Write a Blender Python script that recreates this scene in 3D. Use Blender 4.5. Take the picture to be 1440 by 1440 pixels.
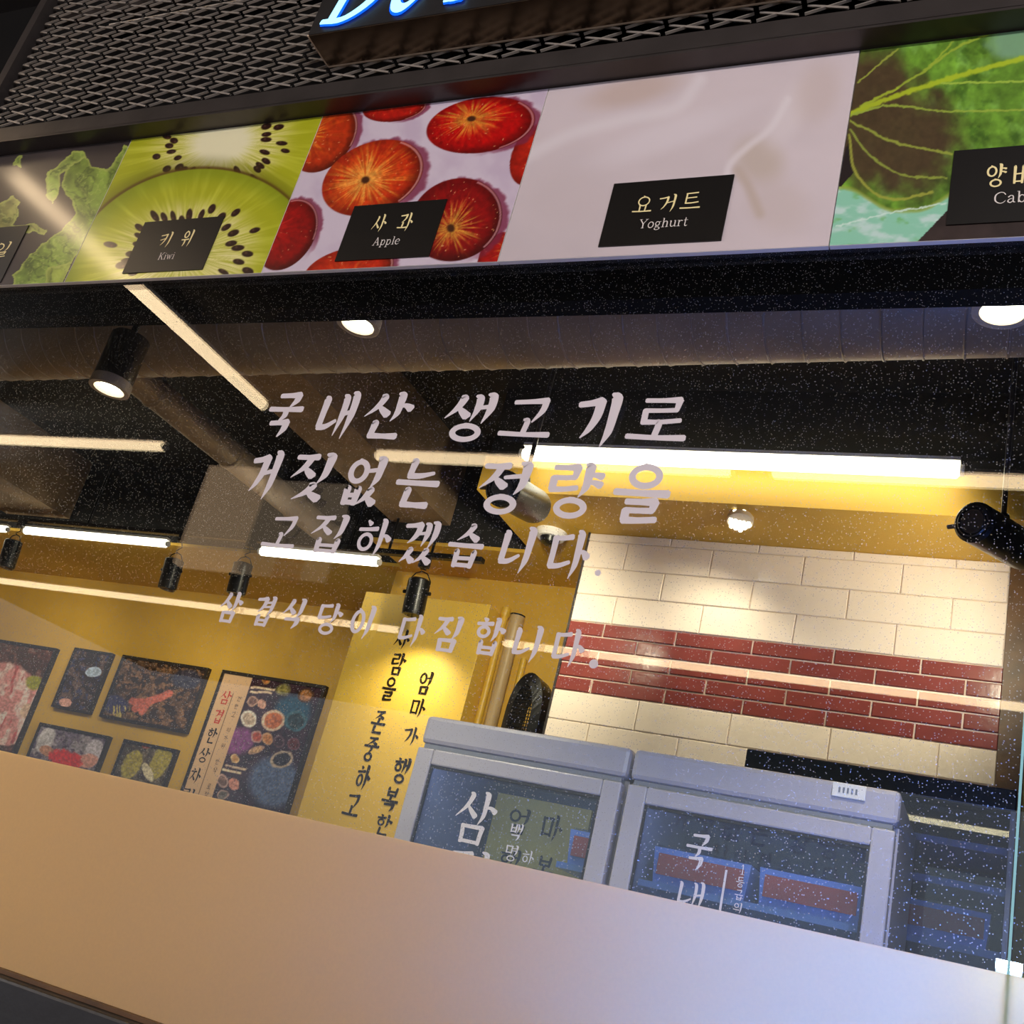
import bpy, math, random
import numpy as np
from mathutils import Vector, Matrix

for o in list(bpy.data.objects):
    bpy.data.objects.remove(o, do_unlink=True)
scene = bpy.context.scene
COL = scene.collection
random.seed(7)
RNG = np.random.default_rng(11)

# ---------------------------------------------------------------- camera
EYE = 1.5                                  # eye height over the shop floor
F = 1524.0                                 # focal length in pixels of a 1440 frame
up_c = np.array([980., -3720., F]); up_c /= np.linalg.norm(up_c)
lf_c = np.array([-3141., -203., F]); lf_c -= up_c * lf_c.dot(up_c); lf_c /= np.linalg.norm(lf_c)
dp_c = np.cross(lf_c, up_c); dp_c *= np.sign(dp_c[2])
CAMPOS = np.array([0., 0., EYE])

def ray(u, v):
    d = np.array([u - 720., v - 720., F])
    return np.array([-d.dot(lf_c), d.dot(dp_c), d.dot(up_c)])
def P(u, v, y):                            # point of the plane y = const seen at pixel u, v
    d = ray(u, v); return CAMPOS + d * (y / d[1])
def PZ(u, v, z):                           # point of the level z = const
    d = ray(u, v); return CAMPOS + d * ((z - EYE) / d[2])
def project(pts):
    q = np.asarray(pts, float) - CAMPOS
    c = q[:, [0]] * (-lf_c) + q[:, [1]] * dp_c + q[:, [2]] * up_c
    return 720 + F * c[:, 0] / c[:, 2], 720 + F * c[:, 1] / c[:, 2]

cam_d = bpy.data.cameras.new('camera')
cam = bpy.data.objects.new('camera', cam_d); COL.objects.link(cam)
cam_d.sensor_width = 36.0; cam_d.sensor_fit = 'HORIZONTAL'
cam_d.lens = F / 1440.0 * 36.0
cam_d.clip_start = 0.02; cam_d.clip_end = 100
ax = np.array([-lf_c[0], dp_c[0], up_c[0]]); dn = np.array([-lf_c[1], dp_c[1], up_c[1]]); fw = np.array([-lf_c[2], dp_c[2], up_c[2]])
M = Matrix(((ax[0], -dn[0], -fw[0], 0), (ax[1], -dn[1], -fw[1], 0), (ax[2], -dn[2], -fw[2], EYE), (0, 0, 0, 1)))
cam.matrix_world = M
scene.camera = cam

# ---------------------------------------------------------------- world and exposure
w = bpy.data.worlds.new('world'); scene.world = w; w.use_nodes = True
w.node_tree.nodes['Background'].inputs[0].default_value = (0.55, 0.6, 0.72, 1)
w.node_tree.nodes['Background'].inputs[1].default_value = 0.75
scene.view_settings.view_transform = 'Standard'
scene.view_settings.look = 'None'
scene.view_settings.gamma = 1.0
scene.view_settings.use_curve_mapping = False
scene.view_settings.exposure = 0.58

# ---------------------------------------------------------------- materials
def lin(c):
    c = np.asarray(c, float) / 255.0
    return np.where(c <= 0.04045, c / 12.92, ((c + 0.055) / 1.055) ** 2.4)
def rgba(c): return tuple(float(x) for x in lin(c)) + (1.0,)

class N:
    def __init__(s, name):
        s.m = bpy.data.materials.new(name); s.m.use_nodes = True
        s.t = s.m.node_tree; s.t.nodes.clear()
        s.out = s.t.nodes.new('ShaderNodeOutputMaterial')
    def n(s, typ, **kw):
        x = s.t.nodes.new('ShaderNode' + typ)
        for k, v in kw.items():
            if k in x.inputs: x.inputs[k].default_value = v
            else: setattr(x, k, v)
        return x
    def l(s, a, b): s.t.links.new(a, b)

def mat(name, col, rough=0.5, metal=0.0, bump=0.0, bscale=40.0, var=0.0, vscale=6.0, emit=None, estr=0.0, spec=0.5, coat=0.0):
    k = N(name)
    b = k.n('BsdfPrincipled', Roughness=rough, Metallic=metal)
    b.inputs['Base Color'].default_value = rgba(col)
    b.inputs['Specular IOR Level'].default_value = spec
    b.inputs['Coat Weight'].default_value = coat
    b.inputs['Coat Roughness'].default_value = 0.06
    tc = k.n('TexCoord')
    if var > 0:
        nz = k.n('TexNoise', Scale=vscale, Detail=5.0); k.l(tc.outputs['Object'], nz.inputs['Vector'])
        mx = k.n('MixRGB', blend_type='MULTIPLY', Fac=1.0)
        cr = k.n('ValToRGB'); cr.color_ramp.elements[0].color = (1 - var, 1 - var, 1 - var, 1); cr.color_ramp.elements[1].color = (1, 1, 1, 1)
        cr.color_ramp.elements[0].position = 0.3; cr.color_ramp.elements[1].position = 0.7
        k.l(nz.outputs['Fac'], cr.inputs['Fac'])
        mx.inputs[1].default_value = rgba(col); k.l(cr.outputs['Color'], mx.inputs[2]); k.l(mx.outputs[0], b.inputs['Base Color'])
    if bump > 0:
        nb = k.n('TexNoise', Scale=bscale, Detail=4.0); k.l(tc.outputs['Object'], nb.inputs['Vector'])
        bp = k.n('Bump', Strength=bump, Distance=0.01); k.l(nb.outputs['Fac'], bp.inputs['Height']); k.l(bp.outputs['Normal'], b.inputs['Normal'])
    if emit is not None:
        b.inputs['Emission Color'].default_value = rgba(emit); b.inputs['Emission Strength'].default_value = estr
    k.l(b.outputs[0], k.out.inputs[0])
    return k.m

def emis(name, col, s):
    k = N(name); e = k.n('Emission', Strength=s); e.inputs[0].default_value = rgba(col); k.l(e.outputs[0], k.out.inputs[0]); return k.m

def glassmat(name, tint=(255, 255, 255), ior=1.5, dust=0.0):
    k = N(name)
    tr = k.n('BsdfTransparent'); tr.inputs[0].default_value = rgba(tint)
    gl = k.n('BsdfGlossy', Roughness=0.0)
    lw = k.n('LayerWeight', Blend=0.5)
    pw = k.n('Math', operation='POWER'); pw.inputs[1].default_value = 5.0; k.l(lw.outputs['Facing'], pw.inputs[0])
    f0 = ((ior - 1) / (ior + 1)) ** 2
    fr = k.n('Math', operation='MULTIPLY_ADD'); fr.inputs[1].default_value = 1 - f0; fr.inputs[2].default_value = f0; k.l(pw.outputs[0], fr.inputs[0])
    mx = k.n('MixShader'); k.l(fr.outputs[0], mx.inputs[0]); k.l(tr.outputs[0], mx.inputs[1]); k.l(gl.outputs[0], mx.inputs[2])
    last = mx
    if dust > 0:
        tc = k.n('TexCoord')
        vo = k.n('TexVoronoi', Scale=290.0); k.l(tc.outputs['Object'], vo.inputs['Vector'])
        lt = k.n('Math', operation='LESS_THAN'); lt.inputs[1].default_value = 0.19; k.l(vo.outputs['Distance'], lt.inputs[0])
        sep = k.n('SeparateColor'); k.l(vo.outputs['Color'], sep.inputs[0])
        gt = k.n('Math', operation='GREATER_THAN'); gt.inputs[1].default_value = 0.45; k.l(sep.outputs[0], gt.inputs[0])
        mu = k.n('Math', operation='MULTIPLY'); k.l(lt.outputs[0], mu.inputs[0]); k.l(gt.outputs[0], mu.inputs[1])
        m2 = k.n('Math', operation='MULTIPLY'); m2.inputs[1].default_value = dust; k.l(mu.outputs[0], m2.inputs[0])
        tl = k.n('BsdfTranslucent'); tl.inputs[0].default_value = (0.9, 0.88, 0.85, 1)
        df = k.n('BsdfDiffuse'); df.inputs[0].default_value = (0.8, 0.78, 0.76, 1)
        md = k.n('MixShader', Fac=0.15); k.l(tl.outputs[0], md.inputs[1]); k.l(df.outputs[0], md.inputs[2])
        m3 = k.n('MixShader'); k.l(m2.outputs[0], m3.inputs[0]); k.l(mx.outputs[0], m3.inputs[1]); k.l(md.outputs[0], m3.inputs[2])
        last = m3
    k.l(last.outputs[0], k.out.inputs[0])
    return k.m

def printmat(name, rough=0.35, emit=0.0, coat=0.0):
    k = N(name)
    at = k.n('Attribute', attribute_name='ink')
    b = k.n('BsdfPrincipled', Roughness=rough)
    b.inputs['Coat Weight'].default_value = coat; b.inputs['Coat Roughness'].default_value = 0.12
    k.l(at.outputs['Color'], b.inputs['Base Color'])
    if emit > 0:
        k.l(at.outputs['Color'], b.inputs['Emission Color']); b.inputs['Emission Strength'].default_value = emit
    k.l(b.outputs[0], k.out.inputs[0])
    return k.m

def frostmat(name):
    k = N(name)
    tl = k.n('BsdfTranslucent'); tl.inputs[0].default_value = (0.96, 0.77, 0.53, 1)  # warm tint puts light bounced off the yellow walls into the film colour
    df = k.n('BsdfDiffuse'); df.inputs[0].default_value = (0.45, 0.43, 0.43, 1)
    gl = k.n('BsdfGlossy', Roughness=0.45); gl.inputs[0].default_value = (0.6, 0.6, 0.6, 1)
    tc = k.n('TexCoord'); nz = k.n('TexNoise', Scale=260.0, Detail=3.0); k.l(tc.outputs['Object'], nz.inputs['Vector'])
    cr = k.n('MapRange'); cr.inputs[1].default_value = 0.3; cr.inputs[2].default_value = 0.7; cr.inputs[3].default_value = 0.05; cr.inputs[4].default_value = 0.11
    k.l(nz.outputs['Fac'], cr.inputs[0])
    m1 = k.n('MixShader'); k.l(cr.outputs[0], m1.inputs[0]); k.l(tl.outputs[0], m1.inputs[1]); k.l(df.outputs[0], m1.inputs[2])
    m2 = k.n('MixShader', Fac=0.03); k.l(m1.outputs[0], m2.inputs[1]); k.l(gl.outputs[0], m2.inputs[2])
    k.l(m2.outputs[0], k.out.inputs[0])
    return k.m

MT = dict(
    black_paint=mat('black_paint', (34, 32, 32), 0.45, bump=0.08, var=0.25),
    black_matt=mat('black_matt', (30, 27, 26), 0.8, bump=0.1, bscale=25, var=0.3, vscale=3),
    lens=mat('lens', (16, 15, 15), 0.15),
    black_metal=mat('black_metal', (26, 25, 25), 0.32, 0.3, var=0.2, vscale=30),
    frame_metal=mat('frame_metal', (76, 70, 68), 0.35, 0.5, var=0.3, vscale=12, bump=0.04),
    wire=mat('wire', (176, 168, 160), 0.4, 0.55),
    lamp_metal=mat('lamp_metal', (118, 108, 100), 0.3, 0.85, var=0.15),
    rim=mat('rim', (205, 185, 160), 0.45),
    reflector=emis('reflector', (255, 246, 228), 8.0),
    tube_in=emis('tube_in', (255, 242, 218), 6.5),
    tube_out=emis('tube_out', (255, 222, 178), 8.5),
    white_plastic=mat('white_plastic', (225, 220, 214), 0.4),
    yellow=mat('yellow_wall', (212, 168, 62), 0.55, bump=0.06, bscale=90, var=0.06),
    yellow_panel=mat('yellow_panel', (236, 194, 80), 0.5, bump=0.03, bscale=120, var=0.04),
    duct=mat('duct', (170, 150, 130), 0.5, 0.25, bump=0.1, bscale=18, var=0.3, vscale=5),
    beam=mat('beam', (158, 128, 94), 0.75, bump=0.25, bscale=25, var=0.35, vscale=9),
    tile_white=mat('tile_white', (236, 220, 204), 0.18, var=0.05, vscale=3, bump=0.02, bscale=30),
    tile_red=mat('tile_red', (136, 66, 61), 0.2, var=0.25, vscale=8, bump=0.05, bscale=50),
    grout=mat('grout', (214, 194, 176), 0.9, bump=0.2, bscale=150),
    wood=mat('wood', (104, 70, 34), 0.5, var=0.5, vscale=14, bump=0.1),
    void=mat('void', (13, 12, 12), 0.9, spec=0.1),
    floor=mat('floor', (196, 184, 168), 0.5, var=0.2, bump=0.05),
    fridge=mat('fridge', (172, 166, 176), 0.35, var=0.04),
    fridge_grey=mat('fridge_grey', (120, 124, 136), 0.3, 0.2),
    fridge_dark=mat('fridge_dark', (28, 30, 38), 0.35),
    fridge_inner=mat('fridge_inner', (70, 84, 112), 0.5, var=0.2, vscale=3),
    shelf_glass=mat('shelf_glass', (150, 170, 200), 0.2),
    tray=mat('tray', (226, 92, 66), 0.45, var=0.12, vscale=20),
    tray_rim=mat('tray_rim', (140, 160, 205), 0.4),
    white_vinyl=mat('white_vinyl', (214, 205, 210), 0.6, spec=0.2),
    black_ink=mat('black_ink', (36, 27, 16), 0.7, spec=0.1),
    red_ink=mat('red_ink', (196, 58, 40), 0.7, spec=0.1),
    cream_ink=mat('cream_ink', (232, 216, 158), 0.6, spec=0.2),
    grey_ink=mat('grey_ink', (214, 206, 200), 0.6, spec=0.2),
    plate=mat('plate', (14, 12, 12), 0.35),
    seal_ink=emis('seal_ink', (170, 96, 66), 0.9),
    pipe_yellow=mat('pipe_yellow', (214, 172, 56), 0.4),
    pipe_beige=mat('pipe_beige', (196, 166, 120), 0.45, var=0.1),
    pic_frame=mat('pic_frame', (42, 30, 20), 0.4, var=0.4, vscale=60),
    pane=glassmat('pane_glass', (246, 250, 248), 1.52, dust=0.30),
    clear=glassmat('clear_glass', (235, 242, 246), 1.5),
    fridge_glass=glassmat('fridge_glass', (214, 224, 238), 1.6),
    edge_glass=mat('edge_glass', (150, 205, 215), 0.1, emit=(120, 200, 220), estr=0.06),  # cyan glow put in for light caught in the glass edge
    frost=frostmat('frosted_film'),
    fruit_print=printmat('fruit_print', 0.3, 0.0, 0.6),
    photo_print=printmat('photo_print', 0.25, 0.0, 1.0),
    sign_bottom=mat('sign_bottom', (150, 128, 108), 0.22, 0.85, var=0.3, vscale=9),
    neon_core=emis('neon_core', (150, 226, 255), 1.5),
    neon_edge=emis('neon_edge', (14, 84, 236), 1.3),
    led_blue=emis('led_blue', (190, 225, 255), 30.0),
    led_case=emis('led_case', (206, 220, 255), 9.0),
    added_blue_bar=emis('added_blue_bar', (76, 130, 255), 58.0),
    lightbox=emis('lightbox', (226, 188, 150), 1.9),
    lightbox_side=emis('lightbox_side', (205, 178, 150), 1.1),
)

def pavingmat():
    k = N('paving'); b = k.n('BsdfPrincipled', Roughness=.6); tc = k.n('TexCoord')
    br = k.n('TexBrick', Scale=0.7); br.inputs['Color1'].default_value = rgba((168, 128, 92)); br.inputs['Color2'].default_value = rgba((146, 110, 80)); br.inputs['Mortar'].default_value = rgba((116, 90, 68)); br.inputs['Mortar Size'].default_value = .012
    k.l(tc.outputs['Object'], br.inputs['Vector']); k.l(br.outputs[0], b.inputs['Base Color']); k.l(b.outputs[0], k.out.inputs[0]); return k.m
MT['paving'] = pavingmat()

# ---------------------------------------------------------------- mesh helpers
ORG = {}
def org(o): return ORG.get(o.name, np.zeros(3)) if o is not None else np.zeros(3)
def setp(o, label=None, cat=None, group=None, kind=None):
    if label: o['label'] = label
    if cat: o['category'] = cat
    if group: o['group'] = group
    if kind: o['kind'] = kind
    return o
def thing(name, loc, label, cat, group=None, kind=None):
    o = bpy.data.objects.new(name, None); COL.objects.link(o)
    o.empty_display_size = 0.05
    o.location = tuple(float(x) for x in loc); ORG[o.name] = np.array(loc, float)
    return setp(o, label, cat, group, kind)

class G:
    def __init__(s): s.v = []; s.f = []
    def add(s, vs, fs):
        b = len(s.v); s.v += [tuple(map(float, p)) for p in vs]; s.f += [tuple(b + i for i in q) for q in fs]; return s
    def box(s, x0, x1, y0, y1, z0, z1, bev=0.0):
        if bev <= 0:
            vs = [(x, y, z) for x in (x0, x1) for y in (y0, y1) for z in (z0, z1)]
            return s.add(vs, [(0, 1, 3, 2), (4, 6, 7, 5), (0, 4, 5, 1), (2, 3, 7, 6), (0, 2, 6, 4), (1, 5, 7, 3)])
        import bmesh
        bm = bmesh.new()
        r = bmesh.ops.create_cube(bm, size=1.0)
        for q in bm.verts:
            q.co = Vector(((x0 + x1) / 2 + q.co.x * (x1 - x0), (y0 + y1) / 2 + q.co.y * (y1 - y0), (z0 + z1) / 2 + q.co.z * (z1 - z0)))
        bmesh.ops.bevel(bm, geom=bm.edges[:] , offset=bev, segments=2, profile=0.5, affect='EDGES')
        bm.verts.index_update()
        vs = [tuple(q.co) for q in bm.verts]; fs = [tuple(q.index for q in f.verts) for f in bm.faces]
        bm.free(); return s.add(vs, fs)
    def loft(s, rings, cap0=True, cap1=True, close=True):
        n = len(rings[0]); vs = [p for r in rings for p in r]; fs = []
        for i in range(len(rings) - 1):
            for j in range(n if close else n - 1):
                k = (j + 1) % n
                fs.append((i * n + j, i * n + k, (i + 1) * n + k, (i + 1) * n + j))
        if cap0: fs.append(tuple(range(n - 1, -1, -1)))
        if cap1: fs.append(tuple((len(rings) - 1) * n + j for j in range(n)))
        return s.add(vs, fs)
    def lathe(s, p0, p1, prof, n=24, cap0=True, cap1=True):     # prof: (t along p0-p1, radius)
        p0 = np.array(p0, float); p1 = np.array(p1, float); d = p1 - p0; L = np.linalg.norm(d); d = d / L
        a = np.cross(d, [0, 0, 1.0]);
        if np.linalg.norm(a) < 1e-3: a = np.array([1.0, 0, 0])
        a /= np.linalg.norm(a); b = np.cross(d, a)
        rings = []
        for t, r in prof:
            c = p0 + (p1 - p0) * t
            rings.append([c + r * (math.cos(2 * math.pi * j / n) * a + math.sin(2 * math.pi * j / n) * b) for j in range(n)])
        return s.loft(rings, cap0, cap1)
    def cyl(s, p0, p1, r, r1=None, n=20): return s.lathe(p0, p1, [(0, r), (1, r if r1 is None else r1)], n)
    def path(s, pts, r, n=8, closed=False):
        pts = [np.array(p, float) for p in pts]; rings = []
        m = len(pts); prev = None
        for i in range(m):
            t = pts[min(i + 1, m - 1)] - pts[max(i - 1, 0)]
            t /= (np.linalg.norm(t) + 1e-9)
            if prev is None:
                a = np.cross(t, [0, 0, 1.0])
                if np.linalg.norm(a) < 1e-2: a = np.cross(t, [1.0, 0, 0])
            else: a = prev - t * prev.dot(t)
            a /= np.linalg.norm(a); prev = a; b = np.cross(t, a)
            rings.append([pts[i] + r * (math.cos(2 * math.pi * j / n) * a + math.sin(2 * math.pi * j / n) * b) for j in range(n)])
        return s.loft(rings)
    def build(s, name, m, parent=None, smooth=False, label=None, cat=None, group=None, kind=None):
        o0 = org(parent)
        me = bpy.data.meshes.new(name)
        me.from_pydata([(a - o0[0], b - o0[1], c - o0[2]) for a, b, c in s.v], [], s.f)
        me.update()
        if isinstance(m, str): m = MT[m]
        me.materials.append(m)
        if smooth:
            me.polygons.foreach_set('use_smooth', [True] * len(me.polygons))
            try: me.set_sharp_from_angle(angle=0.7)
            except Exception: pass
        o = bpy.data.objects.new(name, me); COL.objects.link(o)
        if parent is not None: o.parent = parent; ORG[o.name] = o0
        return setp(o, label, cat, group, kind)

# ---------------------------------------------------------------- brush lettering
# every jamo is a list of strokes (points, relative half widths) inside a unit box, y up
def ring_pts(cx, cy, rx, ry, n=20):
    return [(cx + rx * math.sin(2 * math.pi * i / n), cy + ry * math.cos(2 * math.pi * i / n)) for i in range(n + 1)]
S_ = {
 'ㄱ': [([(0, .84), (.45, .88), (.88, .94)], [.75, .8, 1.1]), ([(.86, .95), (.80, .55), (.58, .22), (.30, 0)], [1.1, 1., .7, .15])],
 'ㄱf': [([(.02, .84), (.5, .88), (.93, .93)], [.75, .8, 1.1]), ([(.90, .95), (.85, .5), (.62, 0)], [1.1, 1., .25])],
 'ㅋ': [([(0, .84), (.45, .88), (.88, .94)], [.7, .75, 1.]), ([(.86, .95), (.80, .55), (.58, .22), (.30, 0)], [1., .9, .7, .15]), ([(.1, .45), (.8, .58)], [.6, .7])],
 'ㄴ': [([(.06, 1), (.16, .9), (.13, .5), (.10, .12)], [.4, 1.1, .9, .9]), ([(.06, .10), (.5, .12), (1, .30)], [.9, .8, .5])],
 'ㄴf': [([(.10, 1), (.18, .9), (.15, .4), (.12, .10)], [.4, 1.1, .9, .9]), ([(.08, .10), (.55, .08), (1, .10)], [.9, .75, 1.])],
 'ㄷ': [([(.06, .88), (.5, .90), (.92, .95)], [.7, .75, .9]), ([(.12, .92), (.12, .5), (.10, .10)], [1., .9, .9]), ([(.08, .10), (.5, .12), (1, .24)], [.9, .75, .6])],
 'ㅌ': [([(.06, .90), (.9, .95)], [.7, .8]), ([(.12, .52), (.84, .56)], [.6, .7]), ([(.12, .92), (.10, .08)], [.9, .9]), ([(.08, .08), (.55, .08), (1, .14)], [.8, .7, .8])],
 'ㄹ': [([(.08, .92), (.5, .93), (.92, .96)], [.7, .7, 1.]), ([(.90, .96), (.86, .55)], [1., .7]), ([(.10, .52), (.5, .53), (.88, .56)], [.7, .65, .7]), ([(.12, .54), (.12, .08)], [.9, .9]), ([(.08, .07), (.5, .08), (1, .16)], [.85, .7, .7])],
 'ㅁ': [([(.10, .96), (.14, .5), (.14, .02)], [.8, .9, .8]), ([(.10, .90), (.9, .93)], [.7, .9]), ([(.90, .95), (.86, .5), (.84, .02)], [1., .9, .8]), ([(.12, .10), (.86, .10)], [.7, .7])],
 'ㅂ': [([(.08, 1), (.14, .9), (.14, 0)], [.4, 1., .8]), ([(.86, 1), (.92, .9), (.86, 0)], [.4, 1., .8]), ([(.14, .52), (.88, .54)], [.65, .65]), ([(.14, .10), (.86, .10)], [.7, .7])],
 'ㅅ': [([(.50, 1), (.62, .90), (.42, .45), (0, 0)], [.4, 1.1, .8, .12]), ([(.44, .54), (.66, .32), (.92, .10)], [.3, .9, 1.2])],
 'ㅈ': [([(.06, .92), (.5, .92), (.92, .96)], [.75, .75, 1.]), ([(.66, .92), (.46, .48), (0, 0)], [.9, .8, .12]), ([(.46, .50), (.66, .30), (.90, .10)], [.3, .9, 1.1])],
 'ㅊ': [([(.40, 1.05), (.56, .94)], [.4, .9]), ([(.06, .76), (.92, .80)], [.7, .9]), ([(.60, .78), (.44, .40), (0, 0)], [.9, .8, .12]), ([(.46, .42), (.66, .26), (.90, .08)], [.3, .9, 1.1])],
 'ㅇ': [(ring_pts(.5, .46, .40, .42), [.75] * 21), ([(.40, 1.), (.52, .90)], [.3, .8])],
 'ㅎ': [([(.36, 1.05), (.56, .93)], [.4, 1.]), ([(0, .72), (.5, .74), (1, .78)], [.7, .7, .9]), (ring_pts(.5, .29, .34, .27), [.7] * 21)],
 'ㅏ': [([(.18, 1), (.38, .92), (.38, .6), (.34, .28), (.10, 0)], [.4, 1.2, 1., .85, .12]), ([(.40, .54), (.7, .56), (1, .46)], [.5, .7, 1.2])],
 'ㅑ': [([(.18, 1), (.38, .92), (.38, .6), (.34, .28), (.10, 0)], [.4, 1.2, 1., .85, .12]), ([(.40, .66), (.7, .68), (1, .64)], [.5, .7, 1.]), ([(.40, .44), (.7, .45), (1, .38)], [.5, .7, 1.])],
 'ㅓ': [([(.52, 1), (.76, .92), (.76, .6), (.70, .28), (.48, 0)], [.4, 1.2, 1., .85, .12]), ([(0, .52), (.35, .56), (.74, .60)], [.5, .6, .6])],
 'ㅕ': [([(.52, 1), (.76, .92), (.76, .6), (.70, .28), (.48, 0)], [.4, 1.2, 1., .85, .12]), ([(0, .64), (.74, .72)], [.5, .6]), ([(0, .42), (.74, .48)], [.5, .6])],
 'ㅣ': [([(.30, 1), (.58, .92), (.56, .6), (.48, .28), (.20, 0)], [.4, 1.2, 1., .85, .12])],
 'ㅐ': [([(.08, .94), (.26, .86), (.26, .5), (.06, .06)], [.4, 1., .9, .12]), ([(.58, 1), (.80, .92), (.80, .5), (.56, 0)], [.4, 1.1, 1., .12]), ([(.28, .52), (.78, .58)], [.6, .6])],
 'ㅔ': [([(.26, .94), (.44, .86), (.44, .5), (.28, .06)], [.4, 1., .9, .12]), ([(.62, 1), (.84, .92), (.84, .5), (.62, 0)], [.4, 1.1, 1., .12]), ([(0, .52), (.42, .58)], [.5, .6])],
 'ㅗ': [([(.44, 1), (.52, .92), (.48, .25)], [.4, .95, .9]), ([(0, .22), (.5, .18), (1, .20)], [.8, .75, .95])],
 'ㅛ': [([(.30, 1), (.36, .92), (.36, .25)], [.4, .9, .8]), ([(.62, 1), (.68, .92), (.66, .25)], [.4, .9, .8]), ([(0, .22), (.5, .18), (1, .20)], [.8, .75, .95])],
 'ㅜ': [([(0, .86), (.5, .86), (1, .90)], [.8, .75, .95]), ([(.52, .84), (.52, .4), (.40, 0)], [.9, .9, .35])],
 'ㅡ': [([(0, .52), (.5, .48), (1, .50)], [.8, .75, .95])],
}
for _k in ('ㄷ', 'ㄹ', 'ㅁ', 'ㅂ', 'ㅅ', 'ㅈ', 'ㅇ', 'ㅎ'): S_[_k + 'f'] = S_[_k]
INI = 'ㄱㄲㄴㄷㄸㄹㅁㅂㅃㅅㅆㅇㅈㅉㅊㅋㅌㅍㅎ'
VOW = 'ㅏㅐㅑㅒㅓㅔㅕㅖㅗㅘㅙㅚㅛㅜㅝㅞㅟㅠㅡㅢㅣ'
FIN = ['', 'ㄱ', 'ㄲ', 'ㄳ', 'ㄴ', 'ㄵ', 'ㄶ', 'ㄷ', 'ㄹ', 'ㄺ', 'ㄻ', 'ㄼ', 'ㄽ', 'ㄾ', 'ㄿ', 'ㅀ', 'ㅁ', 'ㅂ', 'ㅄ', 'ㅅ', 'ㅆ', 'ㅇ', 'ㅈ', 'ㅊ', 'ㅋ', 'ㅌ', 'ㅍ', 'ㅎ']
SPLIT = {'ㅄ': 'ㅂㅅ', 'ㅆ': 'ㅅㅅ'}
CMP = {'ㅘ': 'ㅗㅏ', 'ㅟ': 'ㅜㅣ', 'ㅢ': 'ㅡㅣ'}

def place(key, box):
    x0, y0, x1, y1 = box
    return [([(x0 + a * (x1 - x0), y0 + b * (y1 - y0)) for a, b in pts], ws) for pts, ws in S_[key]]

def syllable(ch):
    c = ord(ch) - 0xAC00
    i, v, f = INI[c // 588], VOW[(c % 588) // 28], FIN[c % 28]
    out = []
    if v in 'ㅏㅐㅑㅓㅔㅕㅣ':
        wide = v in 'ㅐㅔ'
        vx = .52 if wide else .58
        ov = .10 if v in 'ㅓㅕㅔ' else 0.0
        if f:
            out += place(i, (.02, .46, vx - .02, .97)) + place(v, (vx - ov, .36, 1., 1.02))
        else:
            out += place(i, (.0, .16, vx - .02, .92)) + place(v, (vx - ov, 0, 1., 1.02))
        fb = (.20, -.02, .84, .34)
    elif v in CMP:
        h, s = CMP[v]
        if f: out += place(i, (.05, .62, .58, .98)) + place(h, (0, .38, .66, .60)) + place(s, (.66, .34, 1., 1.02))
        elif h == 'ㅜ': out += place(i, (.08, .55, .56, .98)) + place(h, (0, .05, .66, .50)) + place(s, (.66, 0, 1., 1.02))
        else: out += place(i, (.05, .50, .58, .95)) + place(h, (0, .14, .66, .50)) + place(s, (.62, 0, 1., 1.02))
        fb = (.20, -.02, .84, .34)
    else:
        top = i + 'f' if i == 'ㄱ' else i
        if f:
            if v == 'ㅡ': out += place(top, (.20, .60, .84, 1.)) + place(v, (0, .42, 1., .56)); fb = (.20, -.02, .86, .36)
            elif v == 'ㅜ': out += place(top, (.20, .68, .84, 1.)) + place(v, (0, .34, 1., .66)); fb = (.16, -.05, .72, .33)
            else: out += place(top, (.20, .64, .84, 1.)) + place(v, (0, .36, 1., .66)); fb = (.20, -.02, .86, .32)
        else:
            if v == 'ㅜ': out += place(top, (.18, .56, .86, 1.)) + place(v, (0, 0, 1., .52))
            elif v == 'ㅡ': out += place(top, (.16, .36, .88, 1.)) + place(v, (0, .0, 1., .30))
            else: out += place(top, (.16, .40, .88, 1.)) + place(v, (0, 0, 1., .46))
    if f:
        if f in SPLIT:
            a, b = SPLIT[f]; xm = (fb[0] + fb[2]) / 2
            out += place(a + 'f', (fb[0] - .12, fb[1], xm - .06, fb[3])) + place(b + 'f', (xm - .04, fb[1], fb[2] + .12, fb[3]))
        else: out += place(f + 'f', fb)
    return out

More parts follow.
